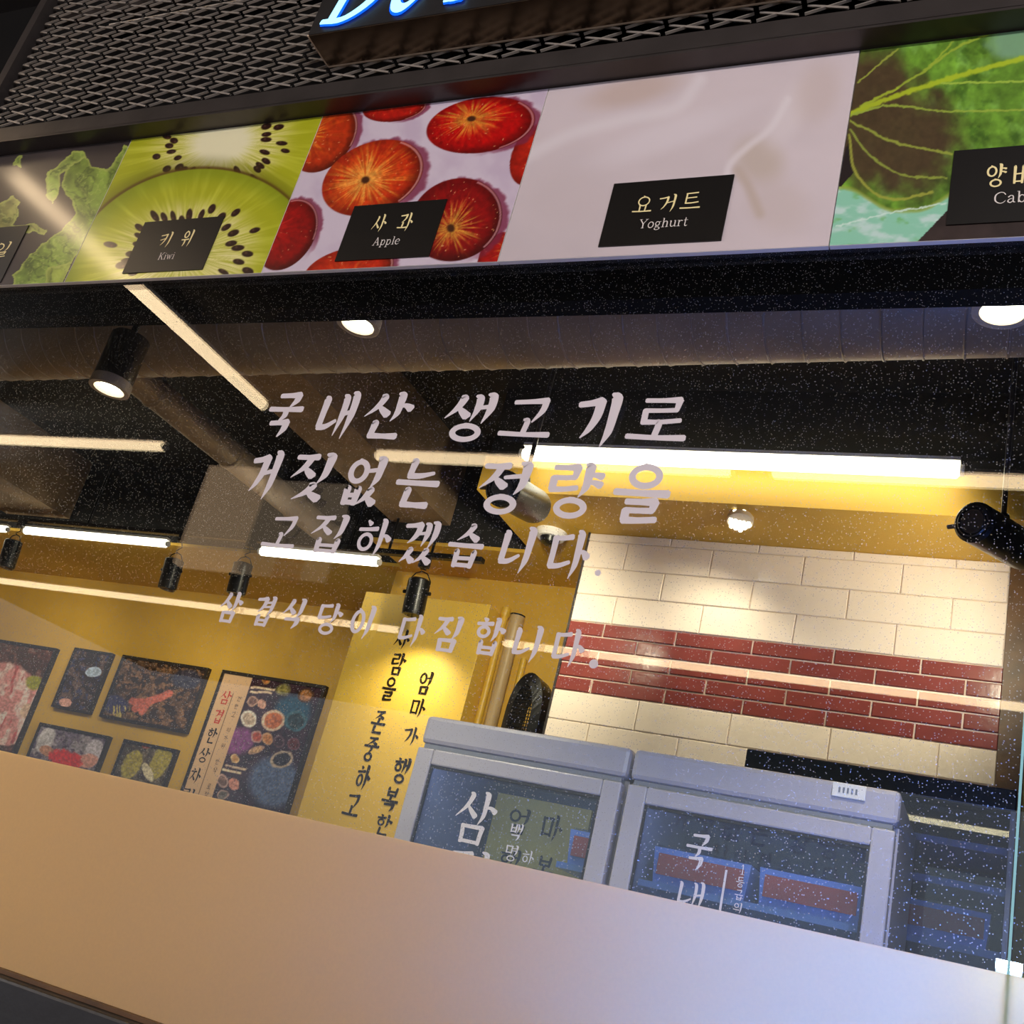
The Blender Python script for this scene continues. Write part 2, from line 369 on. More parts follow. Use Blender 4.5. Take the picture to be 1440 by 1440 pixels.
# serif latin letters, cap height 1, advance width in front
L_ = {
 'K': (.86, [([(.18, 1), (.18, 0)], [1, 1]), ([(.05, 1), (.32, 1)], [.4, .4]), ([(.05, 0), (.32, 0)], [.4, .4]), ([(.74, 1), (.2, .42)], [.5, .5]), ([(.36, .60), (.74, 0)], [1, 1]), ([(.6, 1), (.86, 1)], [.4, .4]), ([(.6, 0), (.86, 0)], [.4, .4])]),
 'i': (.40, [([(.2, .66), (.2, 0)], [.9, .9]), ([(.08, .66), (.2, .66)], [.4, .4]), ([(.05, 0), (.35, 0)], [.4, .4]), ([(.18, .9), (.22, .9)], [1, 1])]),
 'w': (.86, [([(.1, .66), (.28, 0)], [.9, .7]), ([(.28, 0), (.44, .62)], [.5, .5]), ([(.44, .62), (.60, 0)], [.9, .7]), ([(.60, 0), (.78, .66)], [.5, .5]), ([(0, .66), (.2, .66)], [.4, .4]), ([(.68, .66), (.88, .66)], [.4, .4])]),
 'A': (.86, [([(.42, 1), (.12, 0)], [.5, .5]), ([(.42, 1), (.72, 0)], [1, 1]), ([(.22, .34), (.62, .34)], [.4, .4]), ([(0, 0), (.26, 0)], [.4, .4]), ([(.56, 0), (.86, 0)], [.4, .4])]),
 'p': (.66, [([(.16, .66), (.16, -.30)], [.9, .9]), (ring_pts(.36, .33, .20, .33, 14), [.7] * 15), ([(.02, .66), (.16, .66)], [.4, .4]), ([(.02, -.3), (.3, -.3)], [.4, .4])]),
 'l': (.38, [([(.2, 1), (.2, 0)], [.9, .9]), ([(.08, 1), (.2, 1)], [.4, .4]), ([(.05, 0), (.35, 0)], [.4, .4])]),
 'e': (.58, [([(.10, .36), (.52, .38), (.46, .60), (.28, .67), (.10, .50), (.08, .28), (.16, .06), (.34, 0), (.54, .14)], [.4, .5, .7, .6, .9, 1, .9, .7, .3])]),
 'Y': (.84, [([(.10, 1), (.42, .46)], [.9, .9]), ([(.74, 1), (.42, .46)], [.5, .5]), ([(.42, .5), (.42, 0)], [1, 1]), ([(0, 1), (.26, 1)], [.4, .4]), ([(.6, 1), (.86, 1)], [.4, .4]), ([(.28, 0), (.56, 0)], [.4, .4])]),
 'o': (.62, [(ring_pts(.30, .33, .24, .33, 14), [.75] * 15)]),
 'g': (.62, [(ring_pts(.27, .43, .18, .23, 14), [.7] * 15), ([(.42, .6), (.58, .66)], [.5, .6]), ([(.18, .22), (.12, .08), (.42, .02), (.52, -.14), (.28, -.28), (.06, -.18), (.14, 0)], [.5, .5, .7, .7, .6, .6, .5])]),
 'h': (.70, [([(.16, 1), (.16, 0)], [.9, .9]), ([(.16, .48), (.34, .66), (.52, .56), (.54, 0)], [.4, .6, .9, .9]), ([(.04, 1), (.16, 1)], [.4, .4]), ([(.03, 0), (.29, 0)], [.4, .4]), ([(.42, 0), (.67, 0)], [.4, .4])]),
 'u': (.70, [([(.14, .66), (.15, .14), (.30, 0), (.52, .16)], [.9, .9, .6, .4]), ([(.54, .66), (.54, 0)], [.9, .9]), ([(.02, .66), (.14, .66)], [.4, .4]), ([(.42, .66), (.54, .66)], [.4, .4]), ([(.54, 0), (.68, 0)], [.4, .4])]),
 'r': (.52, [([(.16, .66), (.16, 0)], [.9, .9]), ([(.16, .42), (.30, .64), (.46, .60)], [.4, .6, .9]), ([(.03, .66), (.16, .66)], [.4, .4]), ([(.03, 0), (.32, 0)], [.4, .4])]),
 't': (.44, [([(.20, .92), (.19, .14), (.28, 0), (.42, .08)], [.7, .9, .7, .3]), ([(.04, .66), (.40, .66)], [.4, .4])]),
 'C': (.84, [([(.78, .78), (.64, .96), (.40, 1), (.14, .80), (.08, .5), (.14, .2), (.40, 0), (.64, .05), (.80, .24)], [.6, .6, .6, .9, 1.1, .9, .6, .5, .3])]),
 'a': (.62, [([(.10, .52), (.26, .66), (.42, .56), (.44, .10), (.58, .02)], [.9, .6, .8, .9, .4]), ([(.44, .40), (.16, .30), (.08, .12), (.24, 0), (.44, .16)], [.4, .6, .8, .7, .4])]),
 'b': (.66, [([(.14, 1), (.14, .02)], [.9, .9]), (ring_pts(.35, .33, .20, .33, 14), [.75] * 15), ([(.02, 1), (.14, 1)], [.4, .4])]),
 '1': (.5, [([(.12, .82), (.28, 1), (.28, 0)], [.4, .8, .9]), ([(.1, 0), (.46, 0)], [.4, .4])]),
 'D': (1.0, [([(.22, 1), (.22, 0)], [1, 1]), ([(.04, 1), (.46, 1), (.80, .80), (.90, .5), (.80, .2), (.46, 0), (.04, 0)], [.4, .5, .9, 1.25, .9, .5, .4])]),
}

def smooth_stroke(pts, ws, sub=5):
    pts = np.array(pts, float); ws = np.array(ws, float)
    if len(pts) == 2: sub = 2
    op, ow = [], []
    n = len(pts)
    closed = n > 10 and np.allclose(pts[0], pts[-1])
    for i in range(n - 1):
        a, b = pts[i], pts[i + 1]
        p = pts[i - 1] if i > 0 else (pts[-2] if closed else 2 * a - b)
        q = pts[i + 2] if i + 2 < n else (pts[1] if closed else 2 * b - a)
        for t in np.linspace(0, 1, sub, endpoint=False):
            op.append(.5 * (2 * a + (b - p) * t + (2 * p - 5 * a + 4 * b - q) * t * t + (3 * a - p - 3 * b + q) * t ** 3))
            ow.append(ws[i] * (1 - t) + ws[i + 1] * t)
    op.append(pts[-1]); ow.append(ws[-1])
    return np.array(op), np.array(ow), closed

def strokes_mesh(strokes, weight, aspect=1.0):
    """flat ribbons in a unit cell; aspect = cell width over height, so that strokes keep an even weight"""
    vs, fs = [], []; k = 0
    for pts, ws in strokes:
        sub = 2 if len(pts) > 10 else 5
        p, wd, closed = smooth_stroke(pts, ws, sub)
        p = p * np.array([aspect, 1.0]); wd = wd * weight
        t = np.gradient(p, axis=0)
        if closed:
            t[0] = t[-1] = p[1] - p[-2]
        t /= (np.linalg.norm(t, axis=1, keepdims=True) + 1e-9)
        if not closed:
            # soft slanted ends
            p = np.vstack([p[0] - t[0] * wd[0] * .5, p, p[-1] + t[-1] * wd[-1] * .5]); wd = np.concatenate([[wd[0] * .55], wd, [wd[-1] * .55]])
            t = np.vstack([t[0], t, t[-1]])
        nr = np.stack([-t[:, 1], t[:, 0]], 1)
        a, b = p + nr * wd[:, None], p - nr * wd[:, None]
        base = len(vs)
        for i in range(len(p)): vs += [(a[i][0], a[i][1], k), (b[i][0], b[i][1], k)]
        for i in range(len(p) - 1): fs.append((base + 2 * i, base + 2 * i + 1, base + 2 * i + 3, base + 2 * i + 2))
        k += 1
    v = np.array(vs); v[:, 0] /= aspect
    return v, fs

def glyph(ch, corners, y, m, parent, weight=0.058, name='letter', fit=True, lift=0.00012):
    """corners: x0, z0, x1, z1 of the letter's box in the upright plane at depth y"""
    x0, z0, x1, z1 = corners
    st = syllable(ch) if ord(ch) >= 0xAC00 else L_[ch][1]
    v, fs = strokes_mesh(st, weight, (x1 - x0) / (z1 - z0))
    if fit:
        mn, mxx = v.min(0), v.max(0); v[:, :2] = (v[:, :2] - mn[:2]) / (mxx[:2] - mn[:2])
    g = G()
    g.add([(x0 + a * (x1 - x0), y - k * lift, z0 + b * (z1 - z0)) for a, b, k in v], [tuple(reversed(q)) for q in fs])
    return g.build(name, m, parent)

def cell(bb, y):
    """pixel box of a letter standing in the plane y -> x0, z0, x1, z1"""
    a, b, c, d = bb
    xc, yc = (a + c) / 2, (b + d) / 2; h = d - b
    ln = (1700 - xc) / (yc + 3000)
    w = max((c - a) - abs(ln) * h * .8, .35 * (c - a))
    lo = P(xc - ln * h / 2, d, y); hi = P(xc + ln * h / 2, b, y)
    l, r = P(xc - w / 2, yc, y), P(xc + w / 2, yc, y)
    xm = (lo[0] + hi[0]) / 2
    return (xm - (r[0] - l[0]) / 2, lo[2], xm + (r[0] - l[0]) / 2, hi[2])

def latin_line(txt, x, z, h, y, m, parent, weight=.05, track=.04, name='letter', slant=0.0, lift=.00012):
    for ch in txt:
        adv, st = L_[ch]
        v, fs = strokes_mesh(st, weight)
        g = G(); g.add([(x + (a + slant * b) * h, y - k * lift, z + b * h) for a, b, k in v], [tuple(reversed(q)) for q in fs])
        g.build(name, m, parent); x += (adv + track) * h
    return x

# ---------------------------------------------------------------- printed pictures, evaluated on a fine grid
def hash2(ix, iy, s):
    n = (ix.astype(np.int64) * 374761393 + iy.astype(np.int64) * 668265263 + s * 1442695041) & 0x7fffffff
    n = ((n ^ (n >> 13)) * 1274126177) & 0x7fffffff
    return ((n ^ (n >> 16)) & 0xffff) / 65535.0
def vnoise(x, y, s=0):
    ix, iy = np.floor(x), np.floor(y); fx, fy = x - ix, y - iy
    fx = fx * fx * (3 - 2 * fx); fy = fy * fy * (3 - 2 * fy)
    a, b, c, d = hash2(ix, iy, s), hash2(ix + 1, iy, s), hash2(ix, iy + 1, s), hash2(ix + 1, iy + 1, s)
    return (a * (1 - fx) + b * fx) * (1 - fy) + (c * (1 - fx) + d * fx) * fy
def fbm(x, y, s=0, o=4):
    r = 0; a = .5
    for i in range(o): r = r + a * vnoise(x, y, s + i); x = x * 2.03; y = y * 2.03; a *= .5
    return r
def sst(a, b, x):
    t = np.clip((x - a) / (b - a), 0, 1); return t * t * (3 - 2 * t)
def mix(c, col, a):
    return c * (1 - a[..., None]) + np.asarray(col, float) * a[..., None]
def ell(u, v, cx, cy, a, b, rot):
    r = math.radians(rot); x, y = u - cx, v - cy
    p, q = x * math.cos(r) + y * math.sin(r), -x * math.sin(r) + y * math.cos(r)
    return np.hypot(p / a, q / b), np.arctan2(q / b, p / a), p, q
def seg_d(u, v, pts):
    d = np.full(u.shape, 1e9)
    for (x0, y0), (x1, y1) in zip(pts[:-1], pts[1:]):
        dx, dy = x1 - x0, y1 - y0; t = np.clip(((u - x0) * dx + (v - y0) * dy) / (dx * dx + dy * dy + 1e-9), 0, 1)
        d = np.minimum(d, np.hypot(u - x0 - t * dx, v - y0 - t * dy))
    return d
def inpoly(u, v, pts):
    r = np.zeros(u.shape, bool); n = len(pts)
    for i in range(n):
        x0, y0 = pts[i]; x1, y1 = pts[(i + 1) % n]
        if y0 == y1: continue
        c = ((y0 > v) != (y1 > v)) & (u < (x1 - x0) * (v - y0) / (y1 - y0) + x0); r ^= c
    return r

def print_sheet(name, x0, x1, z0, z1, y, nx, nz, fn, m, parent):
    xs = np.linspace(x0, x1, nx); zs = np.linspace(z0, z1, nz)
    X, Z = np.meshgrid(xs, zs)
    pts = np.stack([X.ravel(), np.full(X.size, y), Z.ravel()], 1)
    u, v = project(pts)
    col = np.clip(fn(u.reshape(X.shape), v.reshape(X.shape), (X - x0) / (x1 - x0), (Z - z0) / (z1 - z0)), 0, 255)
    me = bpy.data.meshes.new(name)
    o0 = org(parent); pts = pts - o0
    me.vertices.add(len(pts)); me.vertices.foreach_set('co', pts.astype(np.float32).ravel())
    i = np.arange(nx * nz).reshape(nz, nx)
    q = np.stack([i[:-1, :-1], i[:-1, 1:], i[1:, 1:], i[1:, :-1]], -1).reshape(-1, 4)
    me.loops.add(q.size); me.loops.foreach_set('vertex_index', q.ravel().astype(np.int32))
    me.polygons.add(len(q)); me.polygons.foreach_set('loop_start', (np.arange(len(q)) * 4).astype(np.int32))
    me.update(calc_edges=True)
    at = me.color_attributes.new('ink', 'FLOAT_COLOR', 'POINT')
    c4 = np.ones((len(pts), 4), np.float32); c4[:, :3] = lin(col.reshape(-1, 3)); at.data.foreach_set('color', c4.ravel())
    me.materials.append(MT[m])
    o = bpy.data.objects.new(name, me); COL.objects.link(o)
    if parent is not None: o.parent = parent; ORG[o.name] = o0
    return o

# ================================================================= the setting
D = 1.20                       # the window plane
ZC = EYE + 1.95                # black ceiling
SOF = EYE + 1.505              # yellow soffits
Y_TILE, Y_MID, Y_BACK, Y_COL = 3.50, 4.12, 4.82, 3.95
XL, XR = -6.6, 0.35
def struct(name, g, m, label=None, smooth=False):
    o = g.build(name, m, None, smooth); o['kind'] = 'structure'
    if label: o['label'] = label
    return o
struct('floor', G().box(-9, 5, D + .05, 5.2, -0.05, 0), 'floor')
struct('floor_passage', G().box(-9, 5, -7, D + .049, -0.05, 0), 'paving')
struct('ceiling', G().box(-9, 5, -7, 5.2, ZC, ZC + 0.05), 'black_matt')
struct('wall_back', G().box(XL, -2.62, Y_BACK, Y_BACK + 0.1, 0, SOF + 0.02), 'yellow')
struct('wall_alcove', G().box(-2.70, XR, Y_MID, Y_MID + 0.1, 0, SOF + 0.02), 'yellow')
struct('wall_left', G().box(XL - 0.1, XL, D + 0.02, 5.0, 0, ZC), 'yellow')
struct('wall_right', G().box(XR, XR + 0.1, D + 0.02, 5.0, 0, ZC), 'black_matt')
# lowered yellow soffits with their fascias
XS = -1.85
struct('trim_1', G().box(XL, -2.64, 4.06, Y_BACK + 0.1, SOF, SOF + 0.016), 'yellow')
struct('trim_2', G().box(-2.64, XS - 0.002, 3.76, Y_MID + 0.1, SOF, SOF + 0.016), 'yellow')
struct('trim_3', G().box(XS, XR, 3.175, Y_MID + 0.1, SOF, EYE + 1.645), 'yellow')
struct('trim_4', G().box(XL, -2.645, 4.06, Y_BACK + 0.1, SOF + 0.0165, ZC), 'black_matt')
struct('trim_5', G().box(-2.64, XS - 0.002, 3.76, Y_MID + 0.1, SOF + 0.0165, ZC), 'black_matt')
struct('trim_6', G().box(XS, XR, 3.20, Y_MID + 0.1, EYE + 1.646, ZC), 'black_matt')
# beams under the black ceiling, running towards the back
zb = EYE + 1.60
xa = (PZ(400, 575, zb)[0] + PZ(470, 675, zb)[0]) / 2; xb = (PZ(490, 572, zb)[0] + PZ(590, 715, zb)[0]) / 2
struct('trim_7', G().box(xa, xb, 2.5, 3.755, zb, ZC - .001), 'beam', 'rough brown concrete beam under the black ceiling')
xc_ = PZ(40, 695, zb)[0]
struct('trim_8', G().box(xc_ - 0.5, xc_, 2.9, 4.05, zb, ZC - .001), 'beam', 'rough brown beam near the far left of the ceiling')

# tiled wall: grout bed with every tile a piece of its own
tx0 = P(828, 760, Y_TILE)[0]; tx1 = P(1410, 950, Y_TILE)[0]
wall_t = struct('wall_tiled', G().box(tx0 + 0.002, tx1, Y_TILE + 0.006, Y_TILE + 0.12, 0, SOF), 'grout')
redtop = P(1057.5, 899.5, Y_TILE)[2]; redbot = P(1161, 1022, Y_TILE)[2]
rp = (redtop - redbot) / 5
def tile_mesh(name, w, h, m):
    g = G(); c = 0.0025
    g.loft([[(0, 0.006, 0), (w, 0.006, 0), (w, 0.006, h), (0, 0.006, h)], [(0, c, 0), (w, c, 0), (w, c, h), (0, c, h)], [(c, 0, c), (w - c, 0, c), (w - c, 0, h - c), (c, 0, h - c)]])
    g.f = [tuple(reversed(f)) for f in g.f]
    me = bpy.data.meshes.new(name); me.from_pydata(g.v, [], g.f); me.materials.append(MT[m]); me.update(); return me
def lay_row(z, h, pitch, off, m, joint):
    x = off
    while x > tx0: x -= pitch
    while x < tx1 - 0.004:
        a = max(x + joint / 2, tx0); b = min(x + pitch - joint / 2, tx1)
        x += pitch
        if b - a < 0.006: continue
        key = (round(b - a, 4), round(h, 4), m)
        if key not in TM: TM[key] = tile_mesh('tile', b - a, h - joint, m)
        o = bpy.data.objects.new('tile', TM[key]); COL.objects.link(o); o.parent = wall_t
        o.location = (a, Y_TILE + random.uniform(-.0006, .0006), z + joint / 2)
TM = {}
rj = [P(1057.5, 910, Y_TILE)[0], P(1172, 926, Y_TILE)[0], P(1294, 947, Y_TILE)[0]]
rpitch = (rj[2] - rj[0]) / 2
for i in range(5):
    lay_row(redtop - (i + 1) * rp, rp, rpitch, rj[0] + (rpitch * .5 if i % 2 else 0), 'tile_red', 0.006)
wj = [P(1024.4, 1028, Y_TILE)[0], P(1165, 1048, Y_TILE)[0], P(1318, 1073, Y_TILE)[0]]
wpitch = (wj[2] - wj[0]) / 2; wh = 2.02 * rp
z = redbot; k = 0
while z > EYE + 0.25:
    z -= wh; lay_row(z, wh, wpitch, wj[0] + (wpitch * .5 if k % 2 else 0), 'tile_white', 0.0025); k += 1
z = redtop; k = 1
while z < SOF - 0.01:
    h = min(wh, SOF - z); lay_row(z, h, wpitch, wj[0] + (wpitch * .5 if k % 2 else 0), 'tile_white', 0.0025); z += wh; k += 1
struct('trim_9', G().box(tx0 - 0.006, tx0 + 0.002, Y_TILE - 0.004, Y_TILE + 0.12, EYE + .2, SOF), 'frame_metal', 'thin metal edge strip at the left end of the tiles')
struct('trim_10', G().box(tx1 + 0.001, tx1 + 0.075, Y_TILE - 0.02, Y_TILE + 0.12, 0, SOF), 'wood', 'dark brown wooden post at the right end of the tiles')
struct('trim_11', G().box(tx1 + 0.076, XR, Y_TILE, Y_TILE + 0.12, 0, SOF), 'yellow')

# ---------------------------------------------------------------- shop front
zs0 = EYE + 0.7945 * D; zs1 = EYE + 1.088 * D          # fruit strip
zfro = EYE + 0.079 * D; zlow = P(100, 1402, D)[2]       # frosted film and bottom of the pane
XF0, XF1 = -3.4, 0.9
win = thing('window_1', (-1.2, D, zlow), None, None); win['kind'] = 'structure'; win['label'] = 'large shop window pane with a frosted lower band and dusty glass'
G().box(XF0, -0.001, D, D + 0.008, zlow, zs0 + 0.03).build('pane', 'pane', win)
G().box(0.0015, XF1, D, D + 0.008, zlow, zs0 + 0.03).build('pane', 'pane', win)
G().box(-0.001, 0.0015, D - 0.0005, D + 0.0085, zlow, zs0 + 0.03).build('pane_joint', 'edge_glass', win)
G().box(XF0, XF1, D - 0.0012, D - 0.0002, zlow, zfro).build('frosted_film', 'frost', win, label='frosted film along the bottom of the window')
G().box(XF0, XF1, D - 0.035, D + 0.04, zlow - 0.07, zlow, 0.004).build('bottom_rail', 'black_paint', win)
G().box(XF0, XF1, D - 0.012, D - 0.001, zlow + 0.0005, zlow + 0.006).build('rail_bead', 'wood', win)
G().box(XF0, XF1, D - 0.045, D - 0.034, zlow - 0.064, zlow - 0.058).build('rail_lip', 'frame_metal', win)
struct('wall_front_lower', G().box(XF0, XF1, D - 0.02, D + 0.05, 0, zlow - 0.071), 'black_paint')
struct('wall_front_upper', G().box(XF0 - 3, XF1, D + 0.10, D + 0.14, zs0 + 0.002, ZC), 'void')
struct('wall_front_side', G().box(XF0 - 3, XF0, D - 0.02, D + 0.09, 0, ZC), 'black_matt')
struct('trim_12', G().box(XF0, XF1, D - 0.045, D + 0.012, zs1 + 0.001, zs1 + 0.007).box(XF0, XF1, D - 0.045, D - 0.039, zs1 + 0.006, zs1 + 0.042).box(XF0, XF1, D - 0.039, D - 0.034, zs1 + 0.020, zs1 + 0.048), 'frame_metal', 'black steel angle beam over the fruit picture strip')

# mesh grille over the strip
zg0, zg1 = zs1 + 0.03, ZC - 0.02
xpost = P(36, 60, D - 0.01)[0]; zrail = P(100, 5, D - 0.01)[2]
gr = thing('mesh_grille', ((xpost + XF1) / 2, D, zg0), 'black expanded metal mesh grille above the fruit picture strip', 'grille')
G().box(xpost - 0.012, xpost + 0.012, D - 0.02, D + 0.012, zg0, zg1).build('post', 'frame_metal', gr)
G().box(xpost + 0.013, XF1, D + 0.028, D + 0.045, zrail, zrail + 0.02).build('rail', 'frame_metal', gr)
g = G(); px_, pz_ = 0.074, 0.026
nx_, nz_ = int((XF1 - xpost - .02) / px_), int((zg1 - zg0) / pz_)
for i in range(nx_):
    for j in range(nz_ + 1):
        cx = xpost + 0.02 + (i + .5) * px_; cz = zg0 + j * pz_
        if cz > zrail + 0.35: continue
        for sx, sz in ((1, 1), (1, -1), (-1, 1), (-1, -1)):
            a = np.array([cx + sx * px_ / 2, D + 0.0, cz]); b = np.array([cx + sx * px_ * .06, D + 0.004 * sz, cz + sz * pz_ / 2])
            A_ = sx * sz > 0; up_ = np.array([0, 0, 0.0021 if A_ else .0007]); dp_ = np.array([0, 0.0022, 0.0010 if A_ else -.0004])
            g.loft([[a - up_ - dp_, a + up_ - dp_, a + up_ + dp_, a - up_ + dp_], [b - up_ - dp_, b + up_ - dp_, b + up_ + dp_, b - up_ + dp_]], False, False)
g.build('mesh', 'wire', gr, kind='stuff')
G().cyl((xpost + .15, D + 0.06, P(180, 30, D + .06)[2]), (XF1, D + 0.06, P(180, 30, D + .06)[2]), 0.0022, n=8).build('back_wire', 'wire', gr)

# illuminated sign box in front of the mesh
sb_l = PZ(435, 50, P(460, 95, D - 0.006)[2]); sb_f = P(460, 95, D - 0.006)
zsg = float(sb_f[2]); xsg = float(P(462, 95, D - .006)[0]); ysg = float(sb_l[1])
sg = thing('sign_box', (xsg, D, zsg), 'dark sign box with glowing blue letters over the mesh', 'sign')
G().box(xsg, XF1, ysg, D - 0.007, zsg + 0.002, zsg + 0.42).build('box', 'black_paint', sg)
G().box(xsg, XF1, ysg + .001, D - 0.008, zsg, zsg + 0.0015).build('underside', 'sign_bottom', sg, label='shiny brown underside of the sign')
G().box(xsg - .0015, xsg + .001, ysg, D - 0.007, zsg - .001, zsg + 0.003).box(xsg, XF1, D - .0085, D - 0.0055, zsg - .001, zsg + 0.003).build('edge_trim', 'rim', sg)
for ch, uv, tail in (('D', (455, 34), 0), ('e', (546, 17), 0), ('l', (628, 3), 0)):
    p = P(uv[0], uv[1], ysg - 0.004)
    h = 0.19; adv, st = L_[ch]
    for nm, m_, wt, yy in (('letter_halo', 'neon_edge', .105, ysg - 0.003), ('letter_face', 'neon_core', .078, ysg - 0.006)):
        v_, f_ = strokes_mesh(st, wt)
        g = G(); g.add([(p[0] + (a + .28 * b) * h * .62 - 0.01, yy - k_ * .00005, p[2] + 0.004 + b * h) for a, b, k_ in v_], [tuple(reversed(q)) for q in f_])
        g.build(nm, m_, sg)

# ---------------------------------------------------------------- fruit picture panels
def bx(u0, v0, u1, v1): return (P(u0, v0, D)[0] + P(u1, v1, D)[0]) / 2
xb_ = [XF0, bx(185, 205, 97, 400), bx(455, 180, 368, 390), bx(770, 135, 705, 375), bx(1210, 75, 1168, 347), 0.42]
def curve(pts, n=7):
    return [tuple(q) for q in smooth_stroke(pts, [1.] * len(pts), n)[0]]
def p_lettuce(u, v, s, t):
    c = np.zeros(u.shape + (3,)) + (62, 54, 52)
    c = c * (.8 + .5 * fbm(u / 40, v / 40, 3))[..., None]
    wu = u + 14 * (fbm(u / 16, v / 16, 5) - .5); wv = v + 14 * (fbm(u / 16, v / 16, 9) - .5)
    LEAF = [([(84, 262), (96, 226), (112, 216), (124, 222), (128, 236), (146, 240), (160, 226), (172, 206), (182, 210), (166, 240), (158, 262), (160, 290), (146, 302), (134, 330), (112, 352), (98, 372), (84, 404), (22, 404), (20, 384), (40, 356), (66, 336), (92, 318), (104, 300), (98, 282)], (126, 150, 58), 1),
            ([(66, 244), (84, 228), (104, 212), (118, 210), (122, 220), (100, 232), (84, 246), (80, 268), (74, 288), (66, 276)], (138, 160, 70), 2),
            ([(-4, 290), (22, 274), (30, 282), (24, 300), (16, 316), (40, 316), (62, 320), (58, 328), (10, 326), (-4, 330)], (140, 140, 76), 3),
            ([(60, 404), (64, 380), (86, 374), (100, 366), (96, 382), (84, 404)], (150, 166, 66), 4), ([(16, 232), (24, 220), (32, 220), (28, 236)], (128, 148, 70), 5),
            ([(-190, 320), (-120, 280), (-60, 300), (-30, 340), (-60, 404), (-190, 404)], (126, 150, 58), 6)]
    for poly, col, sd in LEAF:
        ins = inpoly(wu, wv, poly).astype(float)
        edge = seg_d(wu, wv, poly + [poly[0]])
        tex = fbm(wu / 13, wv / 13, 17 + sd); fold = np.abs(fbm(wu / 20, wv / 20, 71 + sd) - .47)
        cc = np.asarray(col, float) * (.62 + .8 * tex)[..., None]
        cc = mix(cc, (60, 74, 26), (1 - sst(.0, .05, fold)) * .55)
        cc = mix(cc, (186, 198, 112), (1 - sst(.0, .03, np.abs(fbm(wu / 11, wv / 11, 91 + sd) - .5))) * .55)
        cc = mix(cc, (176, 186, 92), (1 - sst(1.0, 4.0, edge)) * .7)
        c = c * (1 - ins[..., None]) + cc * ins[..., None]
    return c
SEEDS = {}
def kiwi(c, u, v, cx, cy, a, b, rot, seedr, core, sd, nseed, sz, ic=None):
    r_out = ell(u, v, cx, cy, a, b, rot)[0]
    if ic: cx, cy, a, b, rot = ic
    r, th, p, q = ell(u, v, cx, cy, a, b, rot)
    rad = fbm(th * 16 + 40, r * 2.0, sd, 3); fine = fbm(th * 40 + 40, r * 5, sd + 4, 3)
    col = np.zeros(u.shape + (3,)) + (168, 172, 30)
    col = mix(col, (196, 200, 62), np.clip((rad - .42) * 3.2, 0, 1))
    col = mix(col, (126, 142, 22), sst(.80, 1.0, r_out) * .75)
    st = (1 - sst(seedr * .9, seedr * 1.55, r)) * np.clip(.35 + (fine - .3) * 2.2, 0, 1)
    col = mix(col, (228, 220, 150), st)
    col = mix(col, (236, 230, 190), 1 - sst(core * .6, core * 1.25, r + .08 * (rad - .5)))
    rn = np.random.default_rng(sd)
    for i in range(nseed):
        t_ = 2 * math.pi * (i + rn.uniform(-.35, .35)) / nseed; rr = seedr * rn.uniform(.80, 1.30)
        R = math.radians(rot); ex, ey = a * rr * math.cos(t_), b * rr * math.sin(t_)
        sx, sy = cx + ex * math.cos(R) - ey * math.sin(R), cy + ex * math.sin(R) + ey * math.cos(R)
        ang = math.degrees(math.atan2(sy - cy, sx - cx))
        e, _, ep, eq = ell(u, v, sx, sy, sz * rn.uniform(.95, 1.4), sz * rn.uniform(.5, .75), ang)
        col = mix(col, (44, 20, 14), 1 - sst(.75, 1.05, e))
        col = mix(col, (120, 92, 70), (1 - sst(.1, .35, np.hypot(ep + sz * .25, eq + sz * .2) / sz)) * .5)
    al = 1 - sst(.985, 1.0, r_out)
    c = mix(c, (84, 56, 16), (1 - sst(1.0, 1.03, r_out)) * .8)
    return c * (1 - al[..., None]) + col * al[..., None]
def p_kiwi(u, v, s, t):
    c = np.zeros(u.shape + (3,)) + (150, 158, 40)
    c = kiwi(c, u, v, 318, 200, 240, 150, -16, .42, .27, 71, 46, 6.6, (312, 200, 185, 120, -14))
    c = mix(c, (60, 60, 10), (1 - sst(1.0, 1.16, ell(u, v, 268, 392, 182, 152, -20)[0])) * .35)
    c = kiwi(c, u, v, 268, 392, 182, 152, -20, .50, .20, 83, 40, 7.6, (256, 358, 172, 112, -12))
    return c
